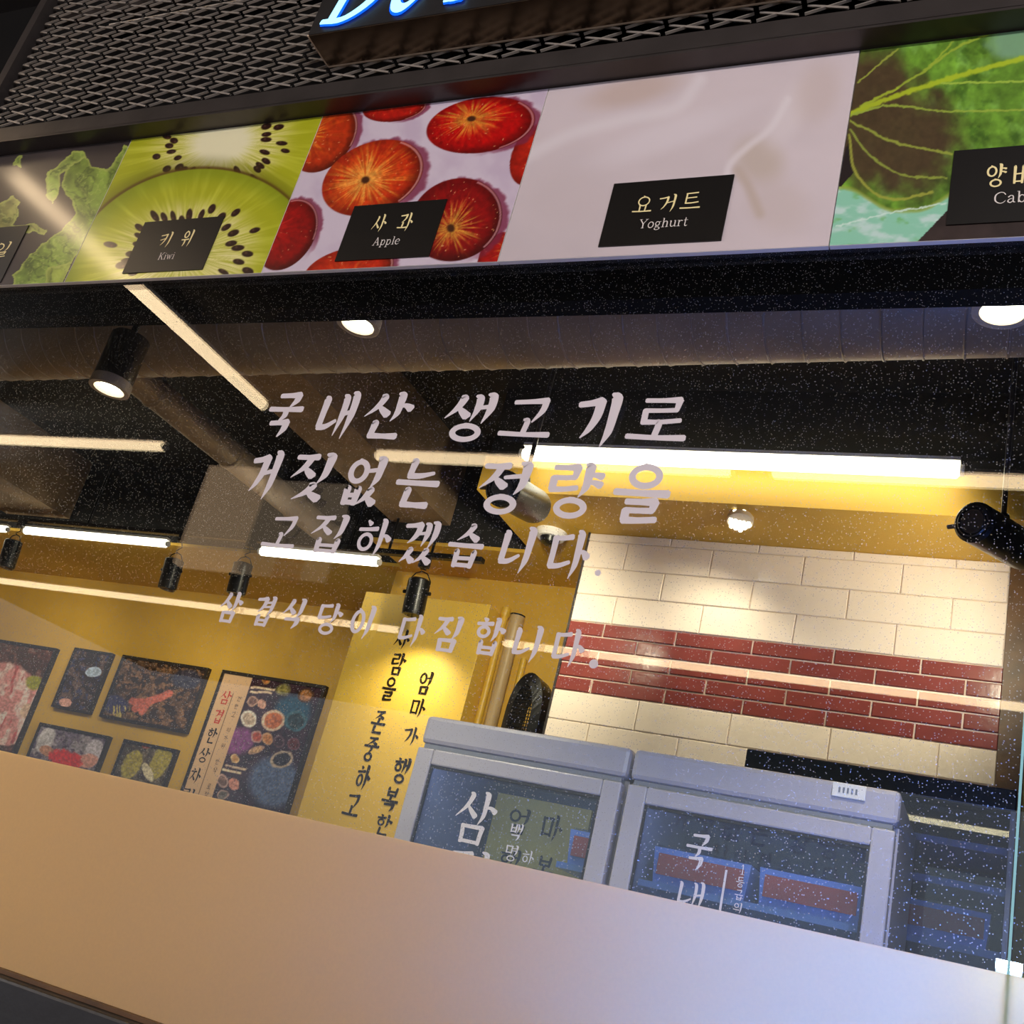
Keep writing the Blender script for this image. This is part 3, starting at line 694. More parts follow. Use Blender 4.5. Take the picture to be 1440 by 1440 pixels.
def apple(c, u, v, cx, cy, a, b, rot, core, base, mid, hot, sd, stem=True, bright=1.0):
    r, th, p, q = ell(u, v, cx, cy, a, b, rot)
    # wine coloured wet shade printed beside each apple
    r2 = ell(u, v, cx + a * .07, cy + b * .04, a * 1.03, b * 1.03, rot)[0]
    rag = .06 * (fbm(th * 6 + 20, r * 2, sd + 3) - .5) * 2
    c = mix(c, (120, 40, 66), (1 - sst(.96, 1.05, r2 + rag * 1.6)) * .8 * sst(-.35, .5, np.cos(th)))
    rc, tc_, _, _ = ell(u, v, core[0], core[1], a, b, rot)
    streak = fbm(tc_ * 18 + 60, rc * 2.2, sd, 4)
    col = np.zeros(u.shape + (3,)) + base
    col = mix(col, mid, np.clip(1.15 - rc * 1.1 + (streak - .5) * 1.6, 0, 1) * .85)
    col = mix(col, hot, np.clip(1.25 - rc * 2.0 + (streak - .5) * 2.6, 0, 1) * .9)
    col = col * (.78 + .44 * fbm(u / 5, v / 5, sd + 21))[..., None]
    col = col * (1.0 - .48 * sst(.62, 1.0, r) * (.4 + .6 * sst(-.6, .8, np.cos(th + math.radians(rot) - .6))))[..., None]
    sp = vnoise(u / 2.6, v / 2.6, sd + 8)
    col = mix(col, (250, 190, 130), sst(.93, .97, sp) * (r < .9) * .7)
    if stem:
        e = ell(u, v, core[0], core[1], a * .10, b * .12, rot)[0]
        col = mix(col, (70, 36, 18), 1 - sst(.5, 1.1, e))
    hl = (1 - sst(.012, .03, np.abs(r - .95))) * (np.cos(th - .3) > .55)
    col = mix(col, (240, 190, 195), hl * .55)
    al = 1 - sst(.975, 1.0, r)
    return c * (1 - al[..., None]) + (col * bright) * al[..., None]
def p_apple(u, v, s, t):
    c = np.zeros(u.shape + (3,)) + (206, 192, 206)
    c = mix(c, (182, 160, 184), sst(.45, .75, fbm(u / 45, v / 45, 2)) * .5)
    RED, ORG_, YEL = (176, 26, 16), (214, 60, 18), (226, 160, 60)
    for a_ in ((555, 151, 46, 20, -8, (540, 140), RED, ORG_, YEL, 1), (456, 194, 57, 38, -48, (430, 190), (182, 50, 16), (216, 92, 22), (228, 150, 50), 2),
               (751, 217, 48, 30, -62, (770, 205), (170, 30, 16), (206, 52, 18), YEL, 4), (404, 330, 56, 37, -56, (380, 322), (140, 14, 12), (176, 16, 12), (190, 40, 30), 5),
               (704, 361, 40, 28, -52, (720, 350), (160, 18, 16), (190, 30, 16), YEL, 6), (490, 381, 66, 32, -14, (478, 400), (190, 40, 14), (220, 84, 24), (232, 160, 70), 7),
               (676, 176, 78, 39, -9, (663, 167), (176, 10, 10), (206, 18, 12), (214, 150, 50), 8), (641, 309, 68, 57, -26, (634, 321), (134, 12, 14), (164, 22, 16), (206, 150, 54), 9),
               (524, 250, 76, 49, -24, (514, 253), (196, 44, 14), (232, 124, 34), (240, 170, 74), 10)):
        c = apple(c, u, v, *a_[:10])
    return c
def p_yog(u, v, s, t):
    c = np.zeros(u.shape + (3,)) + (203, 190, 194)
    w1 = fbm(u / 160, v / 90, 41); c = c * (.95 + .1 * w1)[..., None]
    for cx, cy, a, b, rot, col, k_ in ((890, 128, 90, 26, -14, (190, 168, 158), .7), (1068, 225, 48, 42, 35, (188, 172, 160), .75), (1110, 160, 30, 70, 30, (216, 205, 208), .6),
                                       (940, 190, 150, 28, -20, (216, 206, 212), .6), (1095, 290, 60, 50, 20, (196, 180, 176), .5), (1150, 130, 40, 60, 20, (192, 174, 168), .5), (800, 280, 90, 60, 0, (196, 182, 184), .4)):
        r = ell(u, v, cx, cy, a, b, rot)[0]; c = mix(c, col, (1 - sst(.3, 1.1, r)) * k_)
    for pts, wd, col in (([(720, 232), (800, 190), (880, 168), (950, 152), (985, 112)], 16, (218, 209, 213)), ([(1020, 262), (1026, 232), (1052, 206), (1084, 180), (1108, 140)], 9, (220, 211, 214)), ([(1038, 240), (1052, 262), (1068, 300)], 13, (186, 168, 156))):
        c = mix(c, col, (1 - sst(0, wd, seg_d(u, v, curve(pts)))) * .75)
    return c
def p_cab(u, v, s, t):
    n = fbm(u / 22, v / 22, 51); fine = fbm(u / 6, v / 6, 53)
    c = np.zeros(u.shape + (3,)) + (96, 136, 44)
    c = mix(c, (52, 84, 26), sst(.5, .75, fbm(u / 12, v / 12, 57)) * .6); c = mix(c, (128, 176, 84), sst(.52, .72, fbm(u / 18, v / 30, 58)) * .5)
    c = c * (.68 + .7 * n)[..., None]
    br = np.maximum(1 - sst(.55, 1.15, ell(u, v, 1250, 190, 110, 92, 10)[0] + .5 * (n - .5)), 1 - sst(.6, 1.2, ell(u, v, 1228, 130, 70, 60, 0)[0] + .5 * (n - .5)))
    c = mix(c, (74, 54, 40), br * .9); c = c * (.86 + .28 * fine)[..., None]
    c = mix(c, (120, 160, 128), (1 - sst(.6, 1.15, ell(u, v, 1430, 60, 45, 28, 0)[0] + .6 * (n - .5))) * .9)
    # pale outer leaf below
    edge = 262 + 34 * sst(1180, 1260, u) - 30 * sst(1290, 1360, u) + 5 * (n - .5)
    pale = np.zeros(u.shape + (3,)) + (140, 200, 172)
    pale = mix(pale, (190, 216, 208), sst(.45, .7, fbm(u / 30, v / 14, 61)))
    pale = mix(pale, (110, 176, 96), sst(.62, .8, fbm(u / 24, v / 12, 63)) * .7)
    a = sst(-3, 3, v - edge); c = c * (1 - a[..., None]) + pale * a[..., None]
    c = mix(c, (150, 162, 60), (1 - sst(1.5, 5, np.abs(v - edge))) * .6)
    dk = inpoly(u, v, [(1285, 345), (1330, 298), (1345, 285), (1500, 280), (1500, 400), (1285, 400)]); c = np.where(dk[..., None], np.array((52, 42, 40.)) * (.7 + .6 * n)[..., None], c)
    dk2 = inpoly(u, v, [(1175, 262), (1192, 200), (1203, 240), (1183, 262)]); c = np.where(dk2[..., None], np.array((40, 32, 32.)), c)
    for pts, wd, col in (([(1196, 160), (1240, 142), (1330, 112), (1450, 78)], 4.5, (160, 178, 40)), ([(1262, 124), (1310, 92), (1350, 64), (1400, 44)], 2.0, (140, 160, 52)), ([(1310, 92), (1340, 58)], 1.5, (140, 160, 52)),
                         ([(1196, 162), (1250, 148), (1330, 156), (1450, 154)], 1.8, (140, 160, 60)), ([(1325, 117), (1450, 114)], 1.8, (150, 176, 66)), ([(1196, 170), (1260, 200), (1340, 216)], 2, (140, 152, 60)),
                         ([(1196, 182), (1225, 220), (1270, 246), (1330, 250)], 1.8, (134, 148, 60)), ([(1194, 190), (1200, 235), (1225, 268), (1260, 280), (1310, 270)], 2.4, (146, 150, 60)), ([(1206, 116), (1262, 68)], 1.5, (140, 150, 60)),
                         ([(1175, 318), (1250, 300), (1330, 285)], 1.3, (190, 212, 200)), ([(1210, 150), (1262, 124)], 2.2, (150, 168, 48))):
        d = seg_d(u + 5 * (n - .5), v + 5 * (fine - .5), curve(pts)); c = mix(c, np.asarray(col) * 1.08, (1 - sst(wd * .4, wd * 1.2, d)) * .9)
    return c
PAN = [('lettuce picture panel with the leaf label at the far left of the strip', p_lettuce, ['일'], [(-12, 340, 16, 362)], None, None, (-100, 318, 38, 398), None),
       ('kiwi slice picture panel on the strip above the window', p_kiwi, ['키', '위'], [(221, 326, 244, 348), (252, 323, 274, 347)], 'Kiwi', (221, 365, 9), (204, 312, 312, 305, 288, 378, 172, 385), None),
       ('red apple picture panel with the black apple label on the strip', p_apple, ['사', '과'], [(521, 301, 547, 326), (557, 299, 584, 325)], 'Apple', (523, 345, 10.5), (499, 290, 629, 280, 603, 360, 470, 368), None),
       ('plain white yoghurt picture panel on the strip above the window', p_yog, ['요', '거', '트'], [(889, 275, 920, 298), (924, 273, 952, 298), (956, 270, 988, 293)], 'Yoghurt', (897, 321, 12), (864, 258, 1033, 246, 1014, 338, 841, 347), None),
       ('green cabbage leaf picture panel at the right end of the strip', p_cab, ['양', '배', '추'], [(1386, 230, 1417, 263), (1424, 228, 1456, 262), (1464, 226, 1496, 258)], 'Cabbage', (1397, 286, 15), (1341, 214, 1500, 198, 1494, 308, 1331, 316), None)]
for i, (lab, fn, chs, bbs, lat, lpos, quad, _) in enumerate(PAN):
    x0, x1 = xb_[i] + .0008, xb_[i + 1] - .0008
    pn = thing('picture_panel', ((x0 + x1) / 2, D, zs0), lab, 'sign panel', 'fruit picture panels above the window')
    G().box(x0, x1, D - 0.008, D - 0.0001, zs0, zs1).build('board', 'white_plastic', pn)
    nx = int((x1 - x0) * 620); nz = int((zs1 - zs0) * 700)
    if i == 0: nx = int(nx * .7)
    print_sheet('printed_picture', x0, x1, zs0 + .0005, zs1 - .0005, D - 0.0084, nx, nz, fn, 'fruit_print', pn)
    if len(quad) == 4: cs = [P(quad[0], quad[3], D - .01), P(quad[2], quad[3], D - .01), P(quad[2], quad[1], D - .01), P(quad[0], quad[1], D - .01)]; xq0, xq1 = P(-120, 350, D - .01)[0], P(24, 350, D - .01)[0]; zq0, zq1 = P(0, 397, D - .01)[2], P(0, 320, D - .01)[2]
    else:
        tl, tr, br, bl = [P(quad[2 * k_], quad[2 * k_ + 1], D - .01) for k_ in range(4)]
        xq0, xq1, zq0, zq1 = (tl[0] + bl[0]) / 2, (tr[0] + br[0]) / 2, (bl[2] + br[2]) / 2, (tl[2] + tr[2]) / 2
    G().box(xq0, xq1, D - 0.0105, D - 0.0086, zq0, zq1).build('label_plate', 'plate', pn, label='black label plate')
    for ch, bb in zip(chs, bbs): glyph(ch, cell(bb, D - .011), D - .0107, 'cream_ink', pn, .045, lift=.00005)
    if lat:
        p = P(lpos[0], lpos[1], D - .011); pe = P(lpos[0], lpos[1] - lpos[2], D - .011)
        latin_line(lat, p[0], p[2], pe[2] - p[2], D - .0107, 'grey_ink', pn, .055, lift=.00005)

# ---------------------------------------------------------------- white lettering on the window
LINES = [('first line of large white brush lettering across the dark ceiling view', '국내산생고기로', [(367, 551, 434, 615), (440, 550, 509, 617), (504, 551, 588, 618), (617, 552, 702, 622), (700, 559, 785, 615), (801, 552, 877, 629), (879, 558, 975, 620)]),
         ('second line of large white brush lettering, under the topmost line', '거짓없는정량을', [(340, 633, 401, 702), (399, 636, 475, 706), (477, 641, 547, 712), (548, 645, 627, 715), (665, 648, 751, 724), (762, 650, 855, 730), (854, 652, 950, 738)]),
         ('third line of white brush lettering, over the left tube lights', '고집하겠습니다', [(367, 725, 427, 770), (430, 723, 493, 778), (495, 729, 558, 783), (557, 732, 622, 794), (623, 736, 688, 799), (697, 740, 757, 806), (766, 745, 837, 814)]),
         ('lowest and smallest line of white brush lettering on the window', '삼겹식당이다짐합니다', [(303, 832, 347, 876), (352, 838, 391, 881), (392, 841, 433, 884), (440, 848, 487, 893), (488, 851, 531, 898), (557, 864, 604, 909), (605, 866, 654, 917), (661, 868, 716, 922), (717, 879, 766, 931), (773, 884, 828, 938)])]
DOT = {2: (841, 806, 5), 3: (835, 934, 7)}
for i, (lab, txt, bbs) in enumerate(LINES):
    cs = [cell(b, D) for b in bbs]
    t_ = thing('window_lettering', ((cs[0][0] + cs[-1][2]) / 2, D, cs[0][1]), lab, 'lettering', 'lines of white lettering on the window')
    for ch, c_ in zip(txt, cs): glyph(ch, c_, D - 0.0008, 'white_vinyl', t_, .078 if i < 2 else .072, lift=.00004)
    if i in DOT:
        u_, v_, r_ = DOT[i]; p = P(u_, v_, D); rr = r_ / 1100 * .9
        G().lathe((p[0], D - .0006, p[2]), (p[0], D - .0012, p[2]), [(0, rr), (1, rr)], 20).build('full_stop', 'white_vinyl', t_)

# ================================================================= lamps
def spot(name, loc, aim, power, deg, col=(1, .86, .64), blend=.6, parent=None):
    ld = bpy.data.lights.new(name, 'SPOT'); ld.energy = power; ld.spot_size = math.radians(deg); ld.spot_blend = blend; ld.color = col; ld.shadow_soft_size = 0.03
    o = bpy.data.objects.new(name, ld); COL.objects.link(o)
    d = Vector(aim) - Vector(loc); L = Vector(loc)
    o.rotation_euler = d.to_track_quat('-Z', 'Y').to_euler()
    if parent is not None: L = L - Vector(org(parent)); o.parent = parent
    o.location = L
    return o

# cylinder downlights in a row along the window
def downlight(u, v, y, r, h, label):
    p = P(u, v, y); x, z = p[0], p[2]
    t = thing('cylinder_downlight', (x, y, z), label, 'downlight', 'cylinder downlights along the window')
    G().lathe((x, y, z + .012), (x, y, z + h), [(0, r), (.97, r), (1, r * .94)], 36, False).build('housing', 'lamp_metal', t, True)
    g = G(); g.lathe((x, y, z), (x, y, z + .03), [(.95, r * 1.005), (.9, r * 1.035), (0, r * 1.04), (-.05, r * .95), (0, r * .78), (.9, r * .72)], 36, False, False).build('rim', 'rim', t, True)
    G().lathe((x, y, z + .022), (x, y, z + .026), [(0, r * .74), (1, r * .74)], 30).build('lamp_disc', 'reflector', t)
    G().cyl((x, y, z + h), (x, y, ZC - .012), 0.009, n=10).build('stem', 'black_metal', t, True)
    G().lathe((x, y, ZC - .012), (x, y, ZC - .0005), [(0, .04), (1, .045)], 20).build('ceiling_cup', 'black_metal', t, True)
    spot('beam_light', (x, y, z - .01), (x, y, 0), 34, 110, parent=t)
downlight(153, 548, 1.83, .052, .165, 'dark cylinder downlight at the left, under the slanting tube reflection')
downlight(503, 458, 1.83, .052, .165, 'dark cylinder downlight below the apple panel')
downlight(1410, 440, 1.83, .052, .165, 'dark cylinder downlight below the cabbage panel')

# adjustable cylinder spotlights
def cyl_spot(p0, p1, r, label, top, aim=None, power=0, group='adjustable cylinder spotlights'):
    p0, p1 = np.array(p0, float), np.array(p1, float)
    t = thing('cylinder_spotlight', p0, label, 'spotlight', group)
    G().lathe(p0, p1, [(0, r * .86), (0.03, r), (.95, r), (1, r * .97)], 32).build('housing', 'black_metal', t, True)
    d = (p1 - p0) / np.linalg.norm(p1 - p0)
    G().lathe(p0 - d * .004, p0, [(0, r * .55), (1, r * .6)], 24).build('back_cap', 'lamp_metal', t, True)
    for k_ in (.30, .7): G().lathe(p0 - d * .0035, p0 - d * .001, [(0, r * k_), (1, r * (k_ + .06))], 24, False, False).build('vent_ring', 'frame_metal', t, True)
    G().lathe(p1, p1 + d * .003, [(0, r * .82), (1, r * .82)], 24).build('lens', 'lens', t)
    mid = p0 * .45 + p1 * .55
    tp = np.array([mid[0], mid[1], top])
    G().cyl(mid + np.array([0, 0, r * .9]), tp, .007, n=10).build('stem', 'frame_metal', t, True)
    G().lathe(mid + np.array([0, 0, r * .85]), mid + np.array([0, 0, r * 1.25]), [(0, .018), (1, .014)], 16).build('swivel', 'black_metal', t, True)
    side = np.cross(d, [0, 0, 1.0]); side /= np.linalg.norm(side)
    G().cyl(p0 + d * .02 - side * r, p0 + d * .02 - side * (r + .022), .006, n=10).build('knob', 'lamp_metal', t, True)
    if power: spot('beam_light', p1 + d * .02, aim, power, 110, parent=t, blend=1.0)
cyl_spot(P(1368, 733, 2.6), P(1440, 775, 2.85), .052, 'big black spotlight at the right, above the white tiles', ZC - .0005, P(1180, 900, Y_TILE), 26)
cyl_spot(P(706, 686, 2.5), P(752, 712, 2.75), .055, 'tilted dark spotlight behind the second line of lettering', ZC - .0005, P(600, 1000, Y_COL), 42)

# track with hanging spotlights and tube battens under the rear soffit edge
YT = 3.98; zt = EYE + .385 * YT
tr = thing('light_track', (-3.0, YT, zt), 'black ceiling track rail carrying small spotlights and tubes', 'track')
xr0, xr1 = -5.9, P(680, 790, YT - .25)[0]
G().box(xr0, -2.62, YT - .016, YT + .016, zt, zt + .022, .003).build('rail', 'black_metal', tr)
p = P(520, 772, 3.72); p2 = P(680, 789, 3.72)
G().box(p[0] - .35, p2[0], 3.70, 3.735, p2[2] - .01, p2[2] + .012, .003).build('rail', 'black_metal', tr)
for xx in (p[0] + .1, p2[0] - .25): G().cyl((xx, 3.717, p2[2] + .012), (xx, 3.717, ZC), .006, n=8).build('hanger', 'black_metal', tr)
for xx in (-5.6, -4.6, -3.6, -2.9): G().cyl((xx, YT, zt + .022), (xx, YT, ZC), .006, n=8).build('hanger', 'black_metal', tr)

def tube(a, b, r, m, label, group, name='tube_light', lift=None, holder='white_plastic', back=True):
    a, b = np.array(a, float), np.array(b, float); d = (b - a) / np.linalg.norm(b - a)
    t = thing(name, (a + b) / 2, label, 'tube light', group)
    G().lathe(a, b, [(0, r * .6), (.006, r), (.994, r), (1, r * .6)], 16).build('tube', m, t, True)
    for q, s in ((a, -1), (b, 1)): G().cyl(q, q + d * s * .012, r * .75, n=14).build('end_cap', holder, t, True)
    if back:
        n_ = G(); w_ = r * .8
        if abs(d[0]) > .5: n_.box(min(a[0], b[0]), max(a[0], b[0]), a[1] - w_, a[1] + w_, a[2] + r, a[2] + r + .012)
        else: n_.box(a[0] - w_, a[0] + w_, min(a[1], b[1]), max(a[1], b[1]), a[2] + r, a[2] + r + .012)
        n_.build('batten', holder, t)
    return t
GI = 'tube lights inside the shop'
def hang(t, x, y, z0, z1):
    G().cyl((x, y, z0), (x, y, z1), .004, n=8).build('hanger', 'black_metal', t)
def in_tube(u0, v0, u1, v1, y, r, label, m='tube_in'):
    a, b = P(u0, v0, y), P(u1, v1, y); z_ = (a[2] + b[2]) / 2
    t = tube((a[0], y, z_), (b[0], y, z_), r, m, label, GI)
    if y == 3.08:
        for k_ in (.15, .85):
            x_ = a[0] * (1 - k_) + b[0] * k_; G().box(x_ - .01, x_ + .01, y + r * .7, 3.1745, z_ + r - .002, z_ + r + .010).build('wall_bracket', 'white_plastic', t)
in_tube(-260, 720, 10, 744, 3.96, .017, 'short glowing tube end cut off at the left edge above the pictures')
in_tube(35, 747, 235, 764, 3.96, .019, 'glowing tube above the framed pictures, left of the hanging spotlight')
in_tube(367, 777, 532, 789, 3.68, .019, 'glowing tube behind the third line of lettering')
in_tube(737, 637, 1350, 663, 3.08, .0245, 'long bright tube along the yellow bulkhead above the tiles')
in_tube(-180, 468, 34, 468, 2.3, .02, 'bright tube end at the left edge beside the duct')

def track_head(u, v, y, aim, power, label, hpx=52, zr=None, tilt=0.0):
    p = P(u, v, y); r = .047; h = .155
    x, z = p[0], p[2]
    t = thing('track_spotlight', (x, y, z), label, 'spotlight', 'small black spotlights on the rear track')
    a = np.array([x, y, z + h]); b = np.array([x + tilt, y + .02, z])
    G().lathe(a, b, [(0, r * .7), (.05, r), (.9, r), (1, r * .96)], 28).build('can', 'black_metal', t, True)
    G().lathe(b, b + np.array([0, 0, .003]) * -1, [(0, r * .8), (1, r * .8)], 20).build('lens', 'lens', t)
    zt_ = zr if zr else zt
    c = a * .6 + b * .4
    arc = [(c[0] - r - .006, y + .005, c[2]), (c[0] - r - .006, y, c[2] + .05), (c[0] - r * .6, y, c[2] + .085), (c[0], y, c[2] + .095), (c[0] + r * .6, y, c[2] + .085), (c[0] + r + .006, y, c[2] + .05), (c[0] + r + .006, y + .005, c[2])]
    G().path(arc, .0028, 6).build('yoke', 'black_metal', t, True)
    for s in (-1, 1): G().cyl((c[0] + s * r, y + .005, c[2]), (c[0] + s * (r + .018), y + .005, c[2]), .008, n=10).build('knob', 'black_metal', t, True)
    top = np.array([c[0], y, c[2] + .093])
    adz = zt_
    G().box(x - .022, x + .022, y - .015, y + .015, adz - .045, adz - .001, .003).build('adapter', 'black_metal', t)
    G().path([top, (x - .012, y, top[2] + .012), (x + .016, y, (top[2] + adz - .045) / 2), (x, y, adz - .045)], .003, 6).build('cord', 'black_metal', t, True)
    if power: spot('beam_light', b + np.array([0, 0, -.01]), aim, power, 120, parent=t, blend=1.0)
track_head(4, 796, 3.94, P(10, 960, Y_BACK), 16, 'small black spotlight cut off at the left edge above the pictures')
track_head(231, 826, 3.94, P(150, 1015, Y_BACK), 20, 'small black spotlight above the second large framed picture')
track_head(328, 833, 3.94, P(350, 1010, Y_BACK), 14, 'small black spotlight between two tubes, above the menu poster')
track_head(577, 862, 3.717, P(545, 1090, Y_COL), 16, 'small black spotlight hanging in front of the yellow lettered panel', zr=float(p2[2]) - .0105)

# recessed lamp and detector under the yellow soffit
p = PZ(1042, 724, SOF)
t = thing('recessed_lamp', p, 'round recessed lamp glowing in the yellow soffit above the tiles', 'recessed lamp')
nn = np.array([.25, -.62, -.74]); nn /= np.linalg.norm(nn); ea = np.cross(nn, [1., 0, 0]); ea /= np.linalg.norm(ea); eb = np.cross(nn, ea); pc = p + np.array([0, 0, -.02])
G().lathe(p + np.array([0, 0, -.0005]), pc + nn * .012, [(0, .034), (.5, .044), (1, .044)], 32).build('ring', 'rim', t, True)
g = G()
for i in range(-2, 3):
    for j in range(-2, 3):
        if i * i + j * j < 6.5: q0 = pc + ea * (i * .0155 + (j % 2) * .0078) + eb * j * .0145; g.lathe(q0 + nn * .012, q0 + nn * .016, [(0, .0076), (1, .0055)], 10)
g.build('led_cluster', 'reflector', t)
spot('beam_light', p - np.array([0, 0, .03]), P(1000, 850, Y_TILE) + np.array([-.1, -.25, -.3]), 38, 150, parent=t, blend=1.0)
p = PZ(776, 748, SOF)
t = thing('smoke_detector', p, 'round white detector with a dark centre under the yellow soffit', 'detector')
G().lathe(p, p - np.array([0, 0, .028]), [(0, .062), (.6, .062), (1, .052)], 32).build('base', 'white_plastic', t, True)
G().lathe(p - np.array([0, 0, .028]), p - np.array([0, 0, .055]), [(0, .040), (.7, .034), (1, .02)], 28).build('sensor', 'black_metal', t, True)

# ================================================================= ducts
zd = EYE + 1.56
dA = np.array([-6.0, 2.32, zd]); dB = np.array([.30, 2.08, zd]); R_ = .165
t = thing('round_duct', (dA + dB) / 2, 'large round spiral duct running behind the top of the window', 'duct')
G().lathe(dA, dB, [(0, R_), (1, R_)], 48).build('body', 'duct', t, True)
ax_ = (dB - dA) / np.linalg.norm(dB - dA); s_ = np.cross(ax_, [0, 0, 1.]); s_ /= np.linalg.norm(s_); q_ = np.cross(s_, ax_)
hel = []; pit = .085; Ld = np.linalg.norm(dB - dA)
for k_ in range(int(Ld / pit * 24)):
    th = 2 * math.pi * k_ / 24; hel.append(dA + ax_ * (pit * k_ / 24) + (R_ + .0005) * (math.cos(th) * s_ + math.sin(th) * q_))
G().path(hel, .0032, 5).build('spiral_seam', 'duct', t, True)
zb2 = EYE + 1.62
pa, pb = PZ(180, 478, zb2), PZ(318, 668, zb2); xm = (pa[0] + pb[0]) / 2
t = thing('branch_duct', (xm, 3.0, zb2), 'narrow round duct running back from the large duct', 'duct')
G().lathe((xm, 2.42, zb2), (xm, 4.04, zb2), [(0, .06), (1, .06)], 28).build('body', 'duct', t, True)
for yy in (2.7, 3.2, 3.7): G().lathe((xm, yy, zb2), (xm, yy + .02, zb2), [(0, .0615), (.5, .065), (1, .0615)], 28, False, False).build('collar', 'duct', t, True)

# ================================================================= yellow lettered panel, pipes, fan
xl_, xr_ = P(515, 832, Y_COL)[0], P(690, 850, Y_COL)[0]; ztop = (P(515, 832, Y_COL)[2] + P(690, 850, Y_COL)[2]) / 2
t = thing('lettered_panel', ((xl_ + xr_) / 2, Y_COL, 0), 'upright yellow panel with two columns of black brush lettering', 'panel')
G().box(xl_, xr_, Y_COL, Y_MID - .002, 0, ztop, .002).build('board', 'yellow_panel', t)
for ch, bb in zip('사람을존중하고엄마가행복한', [(552, 885, 580, 913), (546, 918, 574.5, 950), (533, 952, 561.5, 986), (518, 999, 547, 1032), (507, 1036, 537, 1071), (497, 1075, 526, 1111), (480, 1116, 511, 1147),
                                        (585, 944, 611, 977), (574.5, 982, 602, 1009), (564, 1022, 592, 1048), (548.5, 1065, 580, 1102), (533, 1107, 565, 1141), (525, 1145, 555, 1175)]):
    glyph(ch, cell(bb, Y_COL), Y_COL - .001, 'black_ink', t, .07)
xp = (P(708, 858, 4.06)[0] + P(668, 1015, 4.06)[0]) / 2
xp = max(xp, xr_ + .024)
t = thing('yellow_pipe', (xp, 4.06, 0), 'thin yellow pipe beside the lettered panel', 'pipe')
G().cyl((xp, 4.06, 0), (xp, 4.06, P(708, 862, 4.06)[2]), .017, n=20).build('body', 'pipe_yellow', t, True)
G().lathe((xp, 4.06, P(708, 862, 4.06)[2] - .02), (xp, 4.06, P(708, 858, 4.06)[2] + .01), [(0, .018), (.3, .022), (1, .021)], 20).build('cap', 'pipe_yellow', t, True)
xp = (P(727, 870, 4.05)[0] + P(690, 1018, 4.05)[0]) / 2; zp = P(727, 867, 4.05)[2]
t = thing('drain_pipe', (xp, 4.05, 0), 'beige upright pipe with a dark open top', 'pipe')
G().lathe((xp, 4.05, 0), (xp, 4.05, zp), [(0, .028), (.96, .028), (.965, .032), (1, .032)], 24, True, False).build('body', 'pipe_beige', t, True)
G().lathe((xp, 4.05, zp - .02), (xp, 4.05, zp + .006), [(0, .026), (1, .034)], 24).build('mouth', 'black_metal', t, True)
xp2 = (P(745, 900, 4.08)[0] + P(710, 1018, 4.08)[0]) / 2
G().cyl((xp2, 4.09, 0), (xp2, 4.09, P(735, 925, 4.08)[2]), .014, n=16).build('yellow_pipe', 'pipe_yellow', None, True, 'second thin yellow pipe, half hidden behind the black fan', 'pipe')

yf = 3.72
fb = P(735, 1030, yf); ft = P(742, 945, yf); fx = (fb[0] + ft[0]) / 2
t = thing('wall_fan', (fx, yf, fb[2] - .2), 'black arched fan guard with a gridded middle beside the tiles', 'fan')
hw = abs(P(765, 1000, yf)[0] - P(707, 1000, yf)[0]) / 2 * .88; zt_f = ft[2]; zb_f = fb[2] - .25
arch = [(fx - hw, zb_f)] + [(fx - hw * math.cos(a) , zt_f - .20 + .20 * math.sin(a) ** .8) for a in np.linspace(0, math.pi, 17)] + [(fx + hw, zb_f)]
def ring_strip(k0, k1, y0, y1):
    g = G(); o_ = [((x - fx) * k0 + fx, z_) for x, z_ in arch]; i_ = [((x - fx) * k1 + fx, zb_f + (z_ - zb_f) * (1 - (1 - k1) * .28)) for x, z_ in arch]
    n_ = len(arch)
    vs = [(a, y0, b) for a, b in o_] + [(a, y0 - .02, b) for a, b in i_] + [(a, y1, b) for a, b in o_] + [(a, y1, b) for a, b in i_]
    fs = []
    for i in range(n_ - 1):
        fs += [(i, n_ + i, n_ + i + 1, i + 1), (2 * n_ + i, i, i + 1, 2 * n_ + i + 1), (n_ + i, 3 * n_ + i, 3 * n_ + i + 1, n_ + i + 1)]
    return g.add(vs, fs)
ring_strip(1.0, .60, yf, yf + .12).build('casing', 'black_metal', t, False)
def half(z_):
    f_ = 0
    for (x0, z0), (x1, z1) in zip(arch[:9], arch[1:10]):
        if z0 <= z_ <= z1: f_ = fx - (x0 + (x1 - x0) * (z_ - z0) / (z1 - z0 + 1e-9))
    return max(f_, .0) * .62
g = G()
z_ = zb_f + .01
while z_ < zt_f - .03:
    h_ = half(z_)
    if h_ > .006: g.box(fx - h_, fx + h_, yf - .012, yf - .008, z_, z_ + .0035)
    z_ += .0135
for k_ in range(-4, 5): g.box(fx + k_ * hw * .125 - .0016, fx + k_ * hw * .125 + .0016, yf - .008, yf - .005, zb_f, zt_f - .035 - abs(k_) * .013)
g.build('grid', 'black_metal', t, kind='stuff')
G().lathe((fx + hw, yf + .04, fb[2] + .05), (fx + hw + .022, yf + .04, fb[2] + .045), [(0, .012), (.7, .02), (1, .014)], 16).build('side_knob', 'black_metal', t, True)
G().box(fx - .03, fx + .03, yf + .121, Y_MID - .001, zb_f, zb_f + .06).build('wall_bracket', 'black_metal', t)
yg = .0
